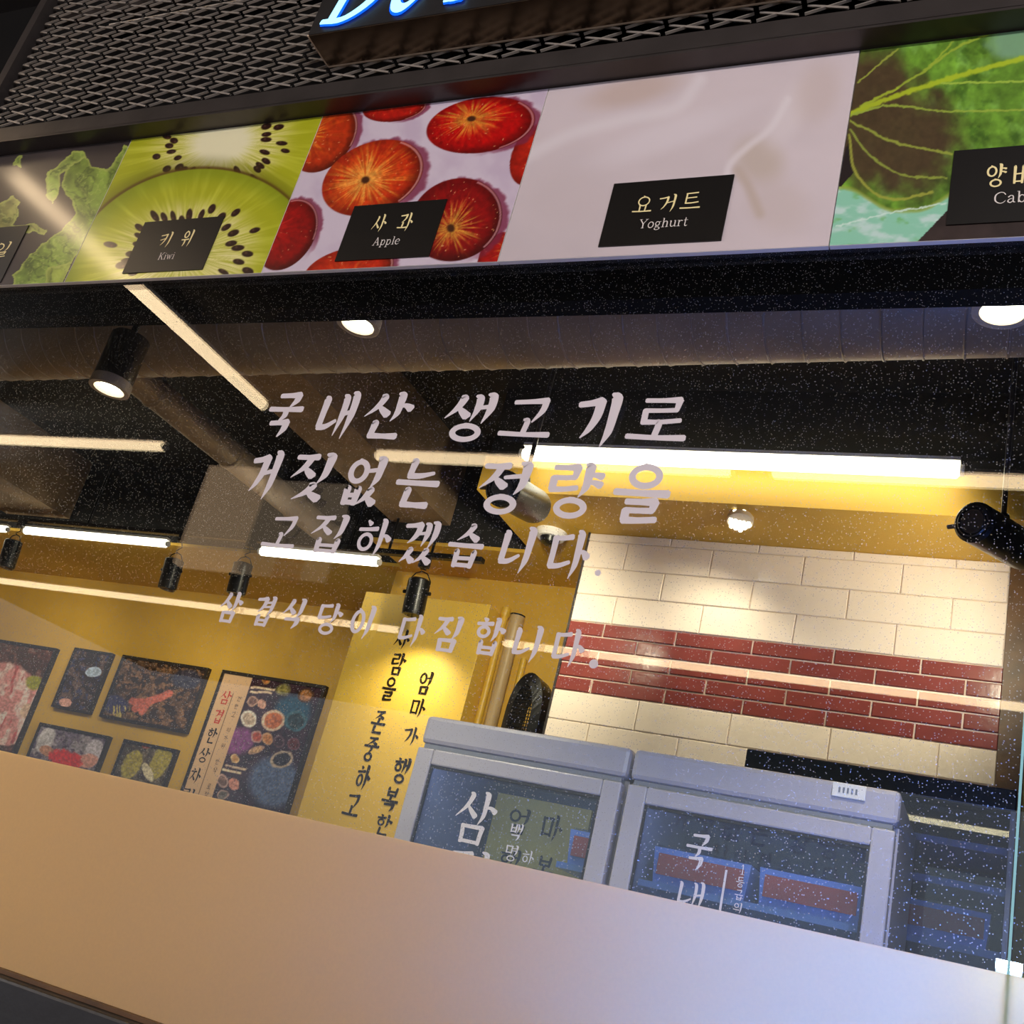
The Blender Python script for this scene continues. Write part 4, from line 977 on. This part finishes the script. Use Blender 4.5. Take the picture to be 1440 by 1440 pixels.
# ================================================================= framed pictures
def ph_base(seed, cols, sc):
    def fn(u, v, s, t):
        n1 = fbm(u / sc, v / sc, seed); n2 = fbm(u / (sc * .5), v / (sc * .5), seed + 7)
        c = np.zeros(u.shape + (3,)) + cols[0]
        c = mix(c, cols[1], sst(.42, .58, n1)); c = mix(c, cols[2], sst(.5, .62, n2)); return c * (.75 + .5 * fbm(u / 3, v / 3, seed + 2))[..., None]
    return fn
def f_meat(u, v, s, t):
    c = ph_base(3, ((70, 44, 40), (92, 56, 50), (120, 80, 70)), 22)(u, v, s, t)
    r, th, p_, q_ = ell(u, v, 5, 990, 58, 62, -25)
    m = np.zeros(u.shape + (3,)) + (222, 150, 150); m = mix(m, (246, 206, 206), sst(.4, .6, vnoise((p_ + q_) / 9, (p_ - q_) / 26, 5))); m = mix(m, (190, 92, 96), sst(.72, .85, vnoise((p_ + q_) / 6, (p_ - q_) / 30, 8)))
    a = 1 - sst(.92, 1., r + .1 * (fbm(u / 9, v / 9, 4) - .5)); c = c * (1 - a[..., None]) + m * a[..., None]
    c = mix(c, (150, 150, 40), 1 - sst(.7, 1., ell(u, v, 48, 960, 14, 12, 0)[0])); c = mix(c, (225, 190, 170), 1 - sst(.8, 1., ell(u, v, 37, 1000, 9, 12, 20)[0])); return c
def f_plate(u, v, s, t):
    c = ph_base(13, ((46, 36, 42), (96, 76, 72), (60, 60, 90)), 9)(u, v, s, t)
    c = mix(c, (170, 186, 214), 1 - sst(.85, 1., ell(u, v, 131, 945, 13, 8, -5)[0])); c = mix(c, (214, 160, 150), 1 - sst(.8, 1., ell(u, v, 92, 988, 10, 7, 0)[0])); return c
def f_field(u, v, s, t):
    c = ph_base(23, ((56, 42, 38), (100, 74, 56), (134, 98, 70)), 9)(u, v, s, t)
    c = mix(c, (60, 64, 120), (1 - sst(.6, 1., ell(u, v, 160, 990, 26, 16, 10)[0])) * .8)
    c = mix(c, (196, 176, 100), (1 - sst(.5, 1., ell(u, v, 168, 1000, 24, 12, 10)[0])) * sst(.5, .6, vnoise(u / 1.6, v / 12, 3)))
    for pts in ([(238, 975), (206, 988), (186, 986)], [(206, 988), (190, 996)], [(206, 990), (200, 1000)]): c = mix(c, (206, 110, 92), 1 - sst(4, 6.5, seg_d(u, v, pts)))
    c = mix(c, (58, 60, 84), (1 - sst(.7, 1., ell(u, v, 262, 955, 24, 16, 0)[0])) * .8); return c
def f_pepper(u, v, s, t):
    c = ph_base(33, ((110, 98, 120), (150, 140, 152), (84, 70, 92)), 12)(u, v, s, t)
    c = mix(c, (196, 190, 200), 1 - sst(.8, 1., ell(u, v, 64, 1040, 12, 22, 30)[0])); c = mix(c, (206, 196, 212), 1 - sst(.8, 1., ell(u, v, 133, 1054, 14, 16, 20)[0]))
    c = mix(c, (198, 140, 112), 1 - sst(.8, 1., ell(u, v, 66, 1056, 12, 8, 20)[0])); c = mix(c, (226, 160, 146), 1 - sst(.8, 1., ell(u, v, 122, 1070, 18, 11, -10)[0]))
    c = mix(c, (214, 40, 34), (1 - sst(.8, 1.1, ell(u, v, 92, 1068, 24, 14, 15)[0] + .5 * (fbm(u / 5, v / 5, 2) - .5)))); return c
def f_leaf(u, v, s, t):
    c = ph_base(43, ((70, 58, 50), (112, 100, 84), (90, 84, 70)), 10)(u, v, s, t)
    for e in ((185, 1075, 14, 24, 30), (226, 1070, 14, 30, 25)): c = mix(c, (176, 160, 64), (1 - sst(.8, 1., ell(u, v, *e)[0])) * .9)
    c = mix(c, (214, 200, 170), 1 - sst(.8, 1., ell(u, v, 208, 1086, 7, 16, -25)[0])); c = mix(c, (190, 80, 46), (1 - sst(.6, 1., ell(u, v, 206, 1048, 9, 6, 0)[0])) * .8); return c
def f_menu(u, v, s, t):
    c = np.zeros(u.shape + (3,)) + (62, 40, 52)
    c = c * (.7 + .6 * fbm(u / 8, v / 8, 2))[..., None]
    c = mix(c, (150, 78, 150), (1 - sst(.7, 1.1, ell(u, v, 335, 1042, 26, 20, -20)[0])) * .8)
    c = mix(c, (40, 110, 150), (1 - sst(.6, 1.1, ell(u, v, 412, 1000, 30, 26, 0)[0])) * .7)
    c = mix(c, (120, 150, 206), (1 - sst(.7, 1.1, ell(u, v, 385, 1100, 40, 40, 0)[0])) * .75)  # blue street reflection painted into the lower part of the poster
    for cx, cy, a, b, rim, fill in ((398, 970, 11, 9, (110, 100, 70), (150, 140, 80)), (430, 978, 12, 10, (90, 60, 40), (190, 130, 80)), (355, 986, 8, 7, (200, 160, 140), (140, 100, 90)), (368, 990, 6, 7, (226, 170, 150), (226, 170, 150)),
                                    (350, 1011, 11, 12.5, (240, 226, 216), (206, 180, 160)), (384, 1013, 17, 15, (240, 200, 176), (216, 120, 70)), (416, 1014, 16, 15, (70, 110, 130), (50, 70, 80)), (361, 1036, 8, 9, (196, 150, 140), (180, 80, 60)),
                                    (376, 1039, 8, 9, (226, 170, 120), (214, 140, 80)), (392, 1043, 8, 9, (110, 80, 90), (70, 40, 50)), (413, 1046, 9, 9, (120, 70, 80), (100, 44, 40)), (360, 1055, 12, 5, (190, 150, 130), (206, 160, 120)), (396, 1068, 17, 12, (214, 190, 170), (56, 50, 60)),
                                    (330, 1067, 6, 7, (226, 190, 140), (206, 150, 90)), (313, 1098, 8, 10, (200, 160, 150), (120, 90, 80)), (329, 1103, 7, 9, (226, 150, 130), (226, 150, 130)), (313, 1118, 9, 7, (170, 140, 130), (120, 110, 100)), (374, 956, 6, 6, (200, 150, 90), (180, 110, 60))):
        r = ell(u, v, cx, cy, a, b, -20)[0]; tx = fbm(u / 2.5, v / 2.5, int(cx))
        c = mix(c, rim, 1 - sst(.92, 1.06, r)); a_ = 1 - sst(.68, .8, r); c = c * (1 - a_[..., None]) + (np.asarray(fill, float) * (.6 + .8 * tx)[..., None]) * a_[..., None]
    for pts in ([(353, 966), (386, 970)], [(353, 973), (378, 974), (381, 975)], [(318, 1076), (346, 1082)], [(314, 1082), (338, 1087)]): c = mix(c, (236, 204, 176), 1 - sst(1., 2., seg_d(u, v, pts)))
    strip = s < .295
    c = np.where(strip[..., None], np.array((232, 190, 150.)), c)
    c = np.where((np.abs(s - .155) < .003)[..., None] & (t < .9)[..., None], np.array((70, 46, 30.)), c)
    return c
zlowp = EYE - .1
def framed(name, u0, v0, u1, v1, ub, vb, lab, fn, zbot=None, xl=None, xr=None, fw_=.018, seed=0):
    y = Y_BACK - .03
    tl, tr_ = P(u0, v0, y), P(u1, v1, y); bl = P(ub, vb, y)
    x0 = (tl[0] + bl[0]) / 2 if xl is None else xl
    x1 = tr_[0] if xr is None else xr
    z1 = (tl[2] + tr_[2]) / 2; z0 = bl[2] if zbot is None else zbot
    t = thing(name, ((x0 + x1) / 2, Y_BACK, z0), lab, 'picture', 'framed pictures on the yellow wall')
    for nm, b_ in (('frame_side', (x0, x0 + fw_, z0, z1)), ('frame_side', (x1 - fw_, x1, z0, z1)), ('frame_rail', (x0 + fw_, x1 - fw_, z1 - fw_, z1)), ('frame_rail', (x0 + fw_, x1 - fw_, z0, z0 + fw_))):
        G().box(b_[0], b_[1], y, Y_BACK - .0005, b_[2], b_[3]).build(nm, 'pic_frame', t)
    print_sheet('picture', x0 + fw_, x1 - fw_, z0 + fw_, z1 - fw_, y + .008, 150, 180, lambda u, v, s, t_: fn(u + 3 * (fbm(u / 6, v / 6, 5) - .5), v + 3 * (fbm(u / 6, v / 6, 6) - .5), s, t_) * np.where((s < .295) & (name == 'menu_poster'), 1.0, .70 + .75 * fbm(u / 2.2, v / 2.2, 77))[..., None], 'photo_print', t)
    return t, x0, x1, z0, z1, y
framed('framed_picture', -70, 893, 90, 908, -130, 1060, 'large framed picture of sliced pink meat at the left edge', f_meat, zbot=EYE + .02, xl=P(-100, 970, Y_BACK)[0], xr=(P(90, 908, Y_BACK)[0] + P(24, 1055, Y_BACK)[0]) / 2)
framed('framed_picture', 106.5, 911, 159, 918, 69.5, 993, 'narrow upright framed picture between the two large ones', f_plate, xl=(P(106.5, 911, 4.79)[0] + P(69.5, 993, 4.79)[0]) / 2, xr=(P(159, 918, 4.79)[0] + P(124, 1003, 4.79)[0]) / 2, fw_=.014)
framed('framed_picture', 173, 922, 295, 938, 137, 1007, 'wide framed picture of a hand in a field, left of the menu poster', f_field, xl=(P(173, 922, 4.79)[0] + P(138, 1007, 4.79)[0]) / 2, xr=(P(295, 938, 4.79)[0] + P(261, 1028, 4.79)[0]) / 2, fw_=.016)
framed('framed_picture', 56, 1017, 156, 1034, 37, 1060, 'lower framed picture of hands holding red peppers', f_pepper, zbot=EYE + .05, xl=(P(56, 1017, 4.79)[0] + P(38, 1058, 4.79)[0]) / 2, xr=(P(156, 1034, 4.79)[0] + P(135, 1082, 4.79)[0]) / 2, fw_=.016)
framed('framed_picture', 174, 1039, 251, 1054, 156, 1085, 'small lower framed picture of yellow leaves beside the menu poster', f_leaf, zbot=EYE + .05, xl=(P(174, 1039, 4.79)[0] + P(158, 1083, 4.79)[0]) / 2, xr=(P(251, 1054, 4.79)[0] + P(231, 1100, 4.79)[0]) / 2, fw_=.015)
mp, mx0, mx1, mz0, mz1, my = framed('menu_poster', 314, 942, 460, 964, 254, 1106, 'tall framed menu poster with a pale lettered side and food bowls', f_menu, zbot=EYE + .0, xl=(P(314, 942, 4.79)[0] + P(254, 1106, 4.79)[0]) / 2, xr=(P(460, 964, 4.79)[0] + P(403, 1137, 4.79)[0]) / 2, fw_=.018)
mp['group'] = 'menu posters'
for i, (ch, bb) in enumerate(zip('삼겹한상차림', [(306, 971, 327, 990), (297, 997, 315, 1017), (287, 1023, 307, 1045), (275, 1051, 297, 1072), (263, 1079, 285, 1101), (252, 1108, 274, 1128)])):
    glyph(ch, cell(bb, my), my + .0065, 'red_ink' if i < 2 else 'black_ink', mp, .06, lift=.00005)
for k_ in range(14):
    if k_ in (3, 7, 10): continue
    f_ = k_ / 13; zz = mz1 - .16 - .042 * k_ * 1.05; xx = mx0 + .018 + (mx1 - mx0) * .20
    glyph('건한고로의가위하한식사로정성'[k_], (xx, zz, xx + .026, zz + .028), my + .0065, 'black_ink', mp, .05, lift=.00005)

# ================================================================= refrigerators
YF = 2.50; ztf = EYE + .209 * YF
def fridge(x0, x1, label, panel, door_text):
    t = thing('display_refrigerator', ((x0 + x1) / 2, YF, 0), label, 'refrigerator', 'grey display refrigerators')
    yb = 3.0; w_ = .035
    G().box(x0, x0 + w_, YF + .045, yb, .1, ztf - .075).build('side_wall', 'fridge', t)
    G().box(x1 - w_, x1, YF + .045, yb, .1, ztf - .075).build('side_wall', 'fridge', t)
    G().box(x0 + w_, x1 - w_, yb - .04, yb, .1, ztf - .075).build('back_wall', 'fridge_inner', t)
    G().box(x0 + w_, x1 - w_, YF + .045, yb - .04, .1, .16).build('base', 'fridge_dark', t)
    G().box(x0, x1, YF + .01, yb, ztf - .074, ztf, .012).build('header', 'fridge', t)
    G().box(x0 + .012, x1 - .012, YF + .016, YF + .05, ztf - .086, ztf - .0745).build('hinge_strip', 'fridge_grey', t)
    for k_ in range(2): 
        for s in (0, 1): G().box(x0 + .03 + s * (x1 - x0 - .09), x0 + .06 + s * (x1 - x0 - .09), YF + .1 + k_ * .4, YF + .14 + k_ * .4, 0, .1).build('foot', 'fridge_dark', t)
    for zz in (EYE - .02, EYE - .4, EYE - .8):
        G().box(x0 + w_, x1 - w_, YF + .08, yb - .05, zz, zz + .012).build('shelf', 'shelf_glass', t)
    dz1 = ztf - .088; dz0 = .18; fw2 = .052
    dr = G().box(x0 + .004, x0 + fw2, YF, YF + .04, dz0, dz1, .004).box(x1 - fw2, x1 - .004, YF, YF + .04, dz0, dz1, .004).box(x0 + fw2, x1 - fw2, YF, YF + .04, dz1 - .04, dz1, .004).box(x0 + fw2, x1 - fw2, YF, YF + .04, dz0, dz0 + .06, .004).build('door', 'fridge', t)
    ORG[dr.name] = org(t)
    G().box(x0 + fw2 + .0005, x1 - fw2 - .0005, YF + .012, YF + .02, dz0 + .061, dz1 - .041).build('glass', 'fridge_glass', dr)
    G().box(x0 + fw2, x0 + fw2 + .006, YF + .004, YF + .011, dz0 + .061, dz1 - .041).box(x1 - fw2 - .006, x1 - fw2, YF + .004, YF + .011, dz0 + .061, dz1 - .041).box(x0 + fw2 + .006, x1 - fw2 - .006, YF + .004, YF + .011, dz1 - .047, dz1 - .041).build('gasket', 'fridge_dark', dr)
    G().box(x0 + fw2 + .02, x1 - fw2 - .02, YF + .05, YF + .062, dz1 - .035, dz1 - .025).build('light_strip', 'led_case', t)
    for ch, bb, wt in door_text: glyph(ch, cell(bb, YF + .011), YF + .0112, 'white_vinyl', dr, wt, lift=.00005)
    return t, dr
xA, xB, xC = P(598, 1007, YF)[0], P(890, 1047, YF)[0], P(1268, 1110, YF)[0]
f1, d1 = fridge(xA, xB - .004, 'left of the two grey refrigerators, with a yellow board inside for the reflected panel', True,
    [('삼', (632, 1112, 705, 1187), .05), ('겹', (622, 1194, 690, 1262), .05), ('백', (715, 1158, 737, 1182), .05), ('명', (708, 1188, 730, 1211), .05), ('하', (732, 1196, 753, 1216), .05)])
f2, d2 = fridge(xB + .004, xC, 'right of the two grey refrigerators, with a small badge on its header', False,
    [('국', (960, 1172, 1005, 1224), .055), ('내', (950, 1238, 993, 1280), .055), ('등', (1034, 1233, 1048, 1248), .05), ('급', (1032, 1251, 1046, 1266), .05), ('의', (1030, 1269, 1044, 1284), .05)])
p = P(1040, 1229, YF + .011); pe = P(1042, 1216, YF + .011); latin_line('1', p[0], p[2], pe[2] - p[2], YF + .0112, 'white_vinyl', d2, .06)
a, b = P(1019, 1222, YF), P(1012, 1280, YF); xq = (a[0] + b[0]) / 2
G().box(xq - .0025, xq + .0025, YF + .0105, YF + .0118, b[2], a[2]).build('divider_line', 'white_vinyl', d2)
pb_ = P(1194, 1113, YF + .008)
bd = G().box(pb_[0] - .036, pb_[0] + .036, YF + .004, YF + .0095, pb_[2] - .016, pb_[2] + .016, .002).build('badge', 'white_plastic', f2); 
for k_ in range(5): G().box(pb_[0] - .022 + k_ * .009, pb_[0] - .018 + k_ * .009, YF + .003, YF + .0039, pb_[2] - .006, pb_[2] + .006).build('badge_mark', 'fridge_grey', bd)
# board standing in for the yellow lettered panel reflected in the left door
pz0, pz1 = EYE - .0075, EYE + .40; 
t = thing('panel_reflection', ((xA + xB) / 2, 2.80, pz0), 'yellow brown board standing in for the lettered panel reflected in the left door', 'poster')
G().box(xA + .12, xA + .40, 2.80, 2.812, pz0, pz1).build('board', 'yellow_panel', t)
for i, ch in enumerate('엄마행복'): glyph(ch, (xA + .17 + (i % 2) * .10, EYE + .30 - (i // 2) * .11, xA + .23 + (i % 2) * .10, EYE + .37 - (i // 2) * .11), 2.7985, 'black_ink', t, .06)
# orange packs on the top shelves
def pack(x0, x1, y, z, label, grp):
    t = thing('food_tray', ((x0 + x1) / 2, y, z), label, 'tray', grp)
    h = .085; g = G()
    g.loft([[(x0 + .008, y, z), (x1 - .008, y, z), (x1 - .008, y + .16, z), (x0 + .008, y + .16, z)], [(x0, y - .006, z + h), (x1, y - .006, z + h), (x1, y + .166, z + h), (x0, y + .166, z + h)]])
    g.build('tray', 'tray_rim', t)
    G().box(x0 + .014, x1 - .014, y - .0085, y - .0062, z + .022, z + h - .014).build('front_label', 'tray', t)
    G().box(x0 + .006, x1 - .006, y, y + .16, z + h, z + h + .006).build('lid', 'clear', t)
sh = EYE - .02 + .012
for k_ in range(2): pack(xB + .06 + k_ * .255, xB + .295 + k_ * .255, 2.64, EYE + .237, ['orange fronted tray on the left of the right refrigerator shelf', 'orange fronted tray beside the right door frame of the refrigerator'][k_], 'orange trays in the refrigerators')
G().box(xB + .045, xC - .04, 2.60, 2.955, EYE + .222, EYE + .2365).build('shelf', 'shelf_glass', f2)
pack(xA + .415, xB - .05, 2.64, EYE + .237, 'orange fronted tray at the right side inside the left refrigerator', 'orange trays in the refrigerators')
G().box(xA + .41, xB - .045, 2.60, 2.79, EYE + .222, EYE + .2365).build('shelf', 'shelf_glass', f1)

# black glazed cabinet behind, at the right
YB = 3.02; bx0, bx1 = P(1050, 1055, YB)[0], P(1431, 1110, YB)[0]; bz = EYE + .2245 * YB
t = thing('black_cabinet', ((bx0 + bx1) / 2, YB, 0), 'black glazed cabinet behind the refrigerators at the right', 'cabinet')
G().box(bx0, bx1, YB, 3.46, bz - .055, bz, .004).build('top', 'fridge_dark', t)
G().box(bx0, bx0 + .03, YB, 3.46, .1, bz - .0551).build('side_wall', 'fridge_dark', t)
G().box(bx1 - .012, bx1, YB, 3.46, .1, bz - .0551).build('side_wall', 'fridge_grey', t)
G().box(bx0 + .03, bx1 - .012, 3.42, 3.46, .1, bz - .0551).build('back_wall', 'fridge_inner', t)
xst = P(1237, 1090, YB)[0]
G().box(xst - .024, xst + .024, YB + .002, YB + .03, .1, bz - .0551).build('stile', 'fridge_dark', t)
G().box(xst + .0245, bx1 - .013, YB + .008, YB + .014, .1, bz - .056).build('glass', 'fridge_glass', t)
G().box(bx0 + .031, xst - .0245, YB + .008, YB + .014, .1, bz - .056).build('glass', 'fridge_glass', t)
for zz in (EYE + .52, EYE + .42, EYE + .27): G().box(bx0 + .031, bx1 - .013, YB + .05, 3.41, zz, zz + .018).build('shelf', 'shelf_glass', t)
pack(xst + .05, bx1 - .04, YB + .06, EYE + .2885, 'orange fronted tray in the black cabinet at the far right', 'orange trays in the refrigerators')

# LED low at the right inside the window; hidden bar added to blue the film
pl = P(1419, 1359, D + .06)
t = thing('led_with_added_bar', (pl[0], D + .06, pl[2]), 'cold blue white LED at the lower right of the window, with an added hidden blue bar', 'light')
G().box(pl[0] - .012, pl[0] + .012, D + .05, D + .06, pl[2] - .004, pl[2] + .004).build('diode', 'led_blue', t)
G().box(pl[0] - .34, pl[0] + .30, D + .34, D + .36, pl[2] - .12, pl[2] - .08).build('hidden_bar', 'added_blue_bar', t)
G().box(pl[0] - .35, pl[0] + .31, D + .335, D + .365, pl[2] - .135, pl[2] - .1205).build('channel', 'fridge_grey', t)
for xx in (pl[0] - .2, pl[0] + .0): G().box(xx - .006, xx + .006, D + .051, D + .34, pl[2] - .150, pl[2] - .1355).build('bracket', 'fridge_grey', t)
G().box(pl[0] - .012, pl[0] + .012, D + .061, D + .068, pl[2] - .1355, pl[2] + .004).build('upright', 'fridge_grey', t)

# ================================================================= the passage in front of the window (seen as reflections in the glass)
GO = 'tube lights on the ceiling of the passage'
zo = EYE + 1.85
def vx(u, v, yv): return P(u, v, yv)[0]
yv1 = 1.85 / .513; yv2 = 1.85 / .296
def out_tube(x0, x1, yv, label): tube((x0, 2 * D - yv, zo), (x1, 2 * D - yv, zo), .023, 'tube_out', label, GO, holder='white_plastic')
out_tube(vx(230, 625, yv1) - 1.5, vx(230, 625, yv1), yv1, 'warm passage tube mirrored at the left edge of the window')
out_tube(vx(530, 636, yv1), vx(1028, 663, yv1), yv1, 'warm passage tube mirrored under the first line of lettering')
out_tube(vx(1085, 669, yv1), vx(1085, 669, yv1) + 1.6, yv1, 'warm passage tube mirrored above the tiles at the right')
out_tube(vx(560, 890, yv2) - 6.2, vx(560, 890, yv2) , yv2, 'far warm passage tube mirrored across the framed pictures')
out_tube(vx(707, 906, yv2), vx(707, 906, yv2) + 3.4, yv2, 'far warm passage tube mirrored across the red tiles')
xdt = (PZ(185, 405, zo)[0] + PZ(375, 570, zo)[0]) / 2
ya, yb_ = 2 * D - PZ(375, 570, zo)[1], .62
tube((xdt, ya, zo), (xdt, yb_, zo), .023, 'tube_out', 'warm passage tube mirrored as the slanting line at the upper left', GO)

# hanging lightbox sign in the passage
yv = 3.4; p0, p1, p2_, p3 = P(305, 662, yv), P(388, 672, yv), P(282, 745, yv), P(470, 690, yv)
ym = 2 * D - yv
zt1, zt0 = p0[2], P(270, 800, yv)[2]
t = thing('lightbox_sign', (p0[0], ym, zt0), 'pale hanging lightbox sign with a square seal, mirrored in the window', 'sign')
G().box(p0[0], p1[0], ym, ym + .06, zt0, zt1, .004).build('front_box', 'lightbox', t)
G().box(p1[0] + .006, p3[0] + .1, ym, ym + .05, zt0, zt1 - .05, .004).build('side_box', 'lightbox_side', t)
c_ = P(415, 803, yv); g = G()
for i in range(5):
    g.box(c_[0] - .07 + i * .03, c_[0] - .062 + i * .03, ym + .0505, ym + .053, c_[2] - .07, c_[2] + .07)
    g.box(c_[0] - .07, c_[0] + .07, ym + .0505, ym + .053, c_[2] - .07 + i * .03, c_[2] - .062 + i * .03)
g.build('seal', 'seal_ink', t)
for xx in (p0[0] + .05, p3[0]): G().cyl((xx, ym + .025, zt1 - .051 if xx > p1[0] else zt1), (xx, ym + .025, ZC), .006, n=8).build('hanger', 'black_metal', t)

# added spotlights, out of view, that brighten the shop front from both sides
for x_, pw_, ax_t, lab in ((.75, 75, -.9, 'first added unseen spotlight right of the window'), (1.7, 95, -1.3, 'second added unseen spotlight right of the window'), (-6.3, 170, -2.2, 'added unseen spotlight far left of the window')):
    y_ = -1.7; z_ = ZC - .17
    t = thing('added_spotlight', (x_, y_, z_), lab, 'spotlight', 'added spotlights out of view over the passage')
    aim_ = np.array([ax_t, D, EYE + .75]); a_ = np.array([x_, y_, z_]); d_ = (aim_ - a_) / np.linalg.norm(aim_ - a_)
    G().lathe(a_ - d_ * .06, a_ + d_ * .06, [(0, .035), (.1, .042), (1, .045)], 24).build('can', 'black_metal', t, True)
    G().lathe(a_ + d_ * .0605, a_ + d_ * .063, [(0, .038), (1, .038)], 24).build('lamp_disc', 'reflector', t)
    G().cyl(a_ + np.array([0, 0, .03]), (x_, y_, ZC - .0005), .008, n=10).build('stem', 'black_metal', t, True)
    spot('beam_light', a_ + d_ * .08, aim_, pw_, 110, (1, .93, .92), 1.0, t)
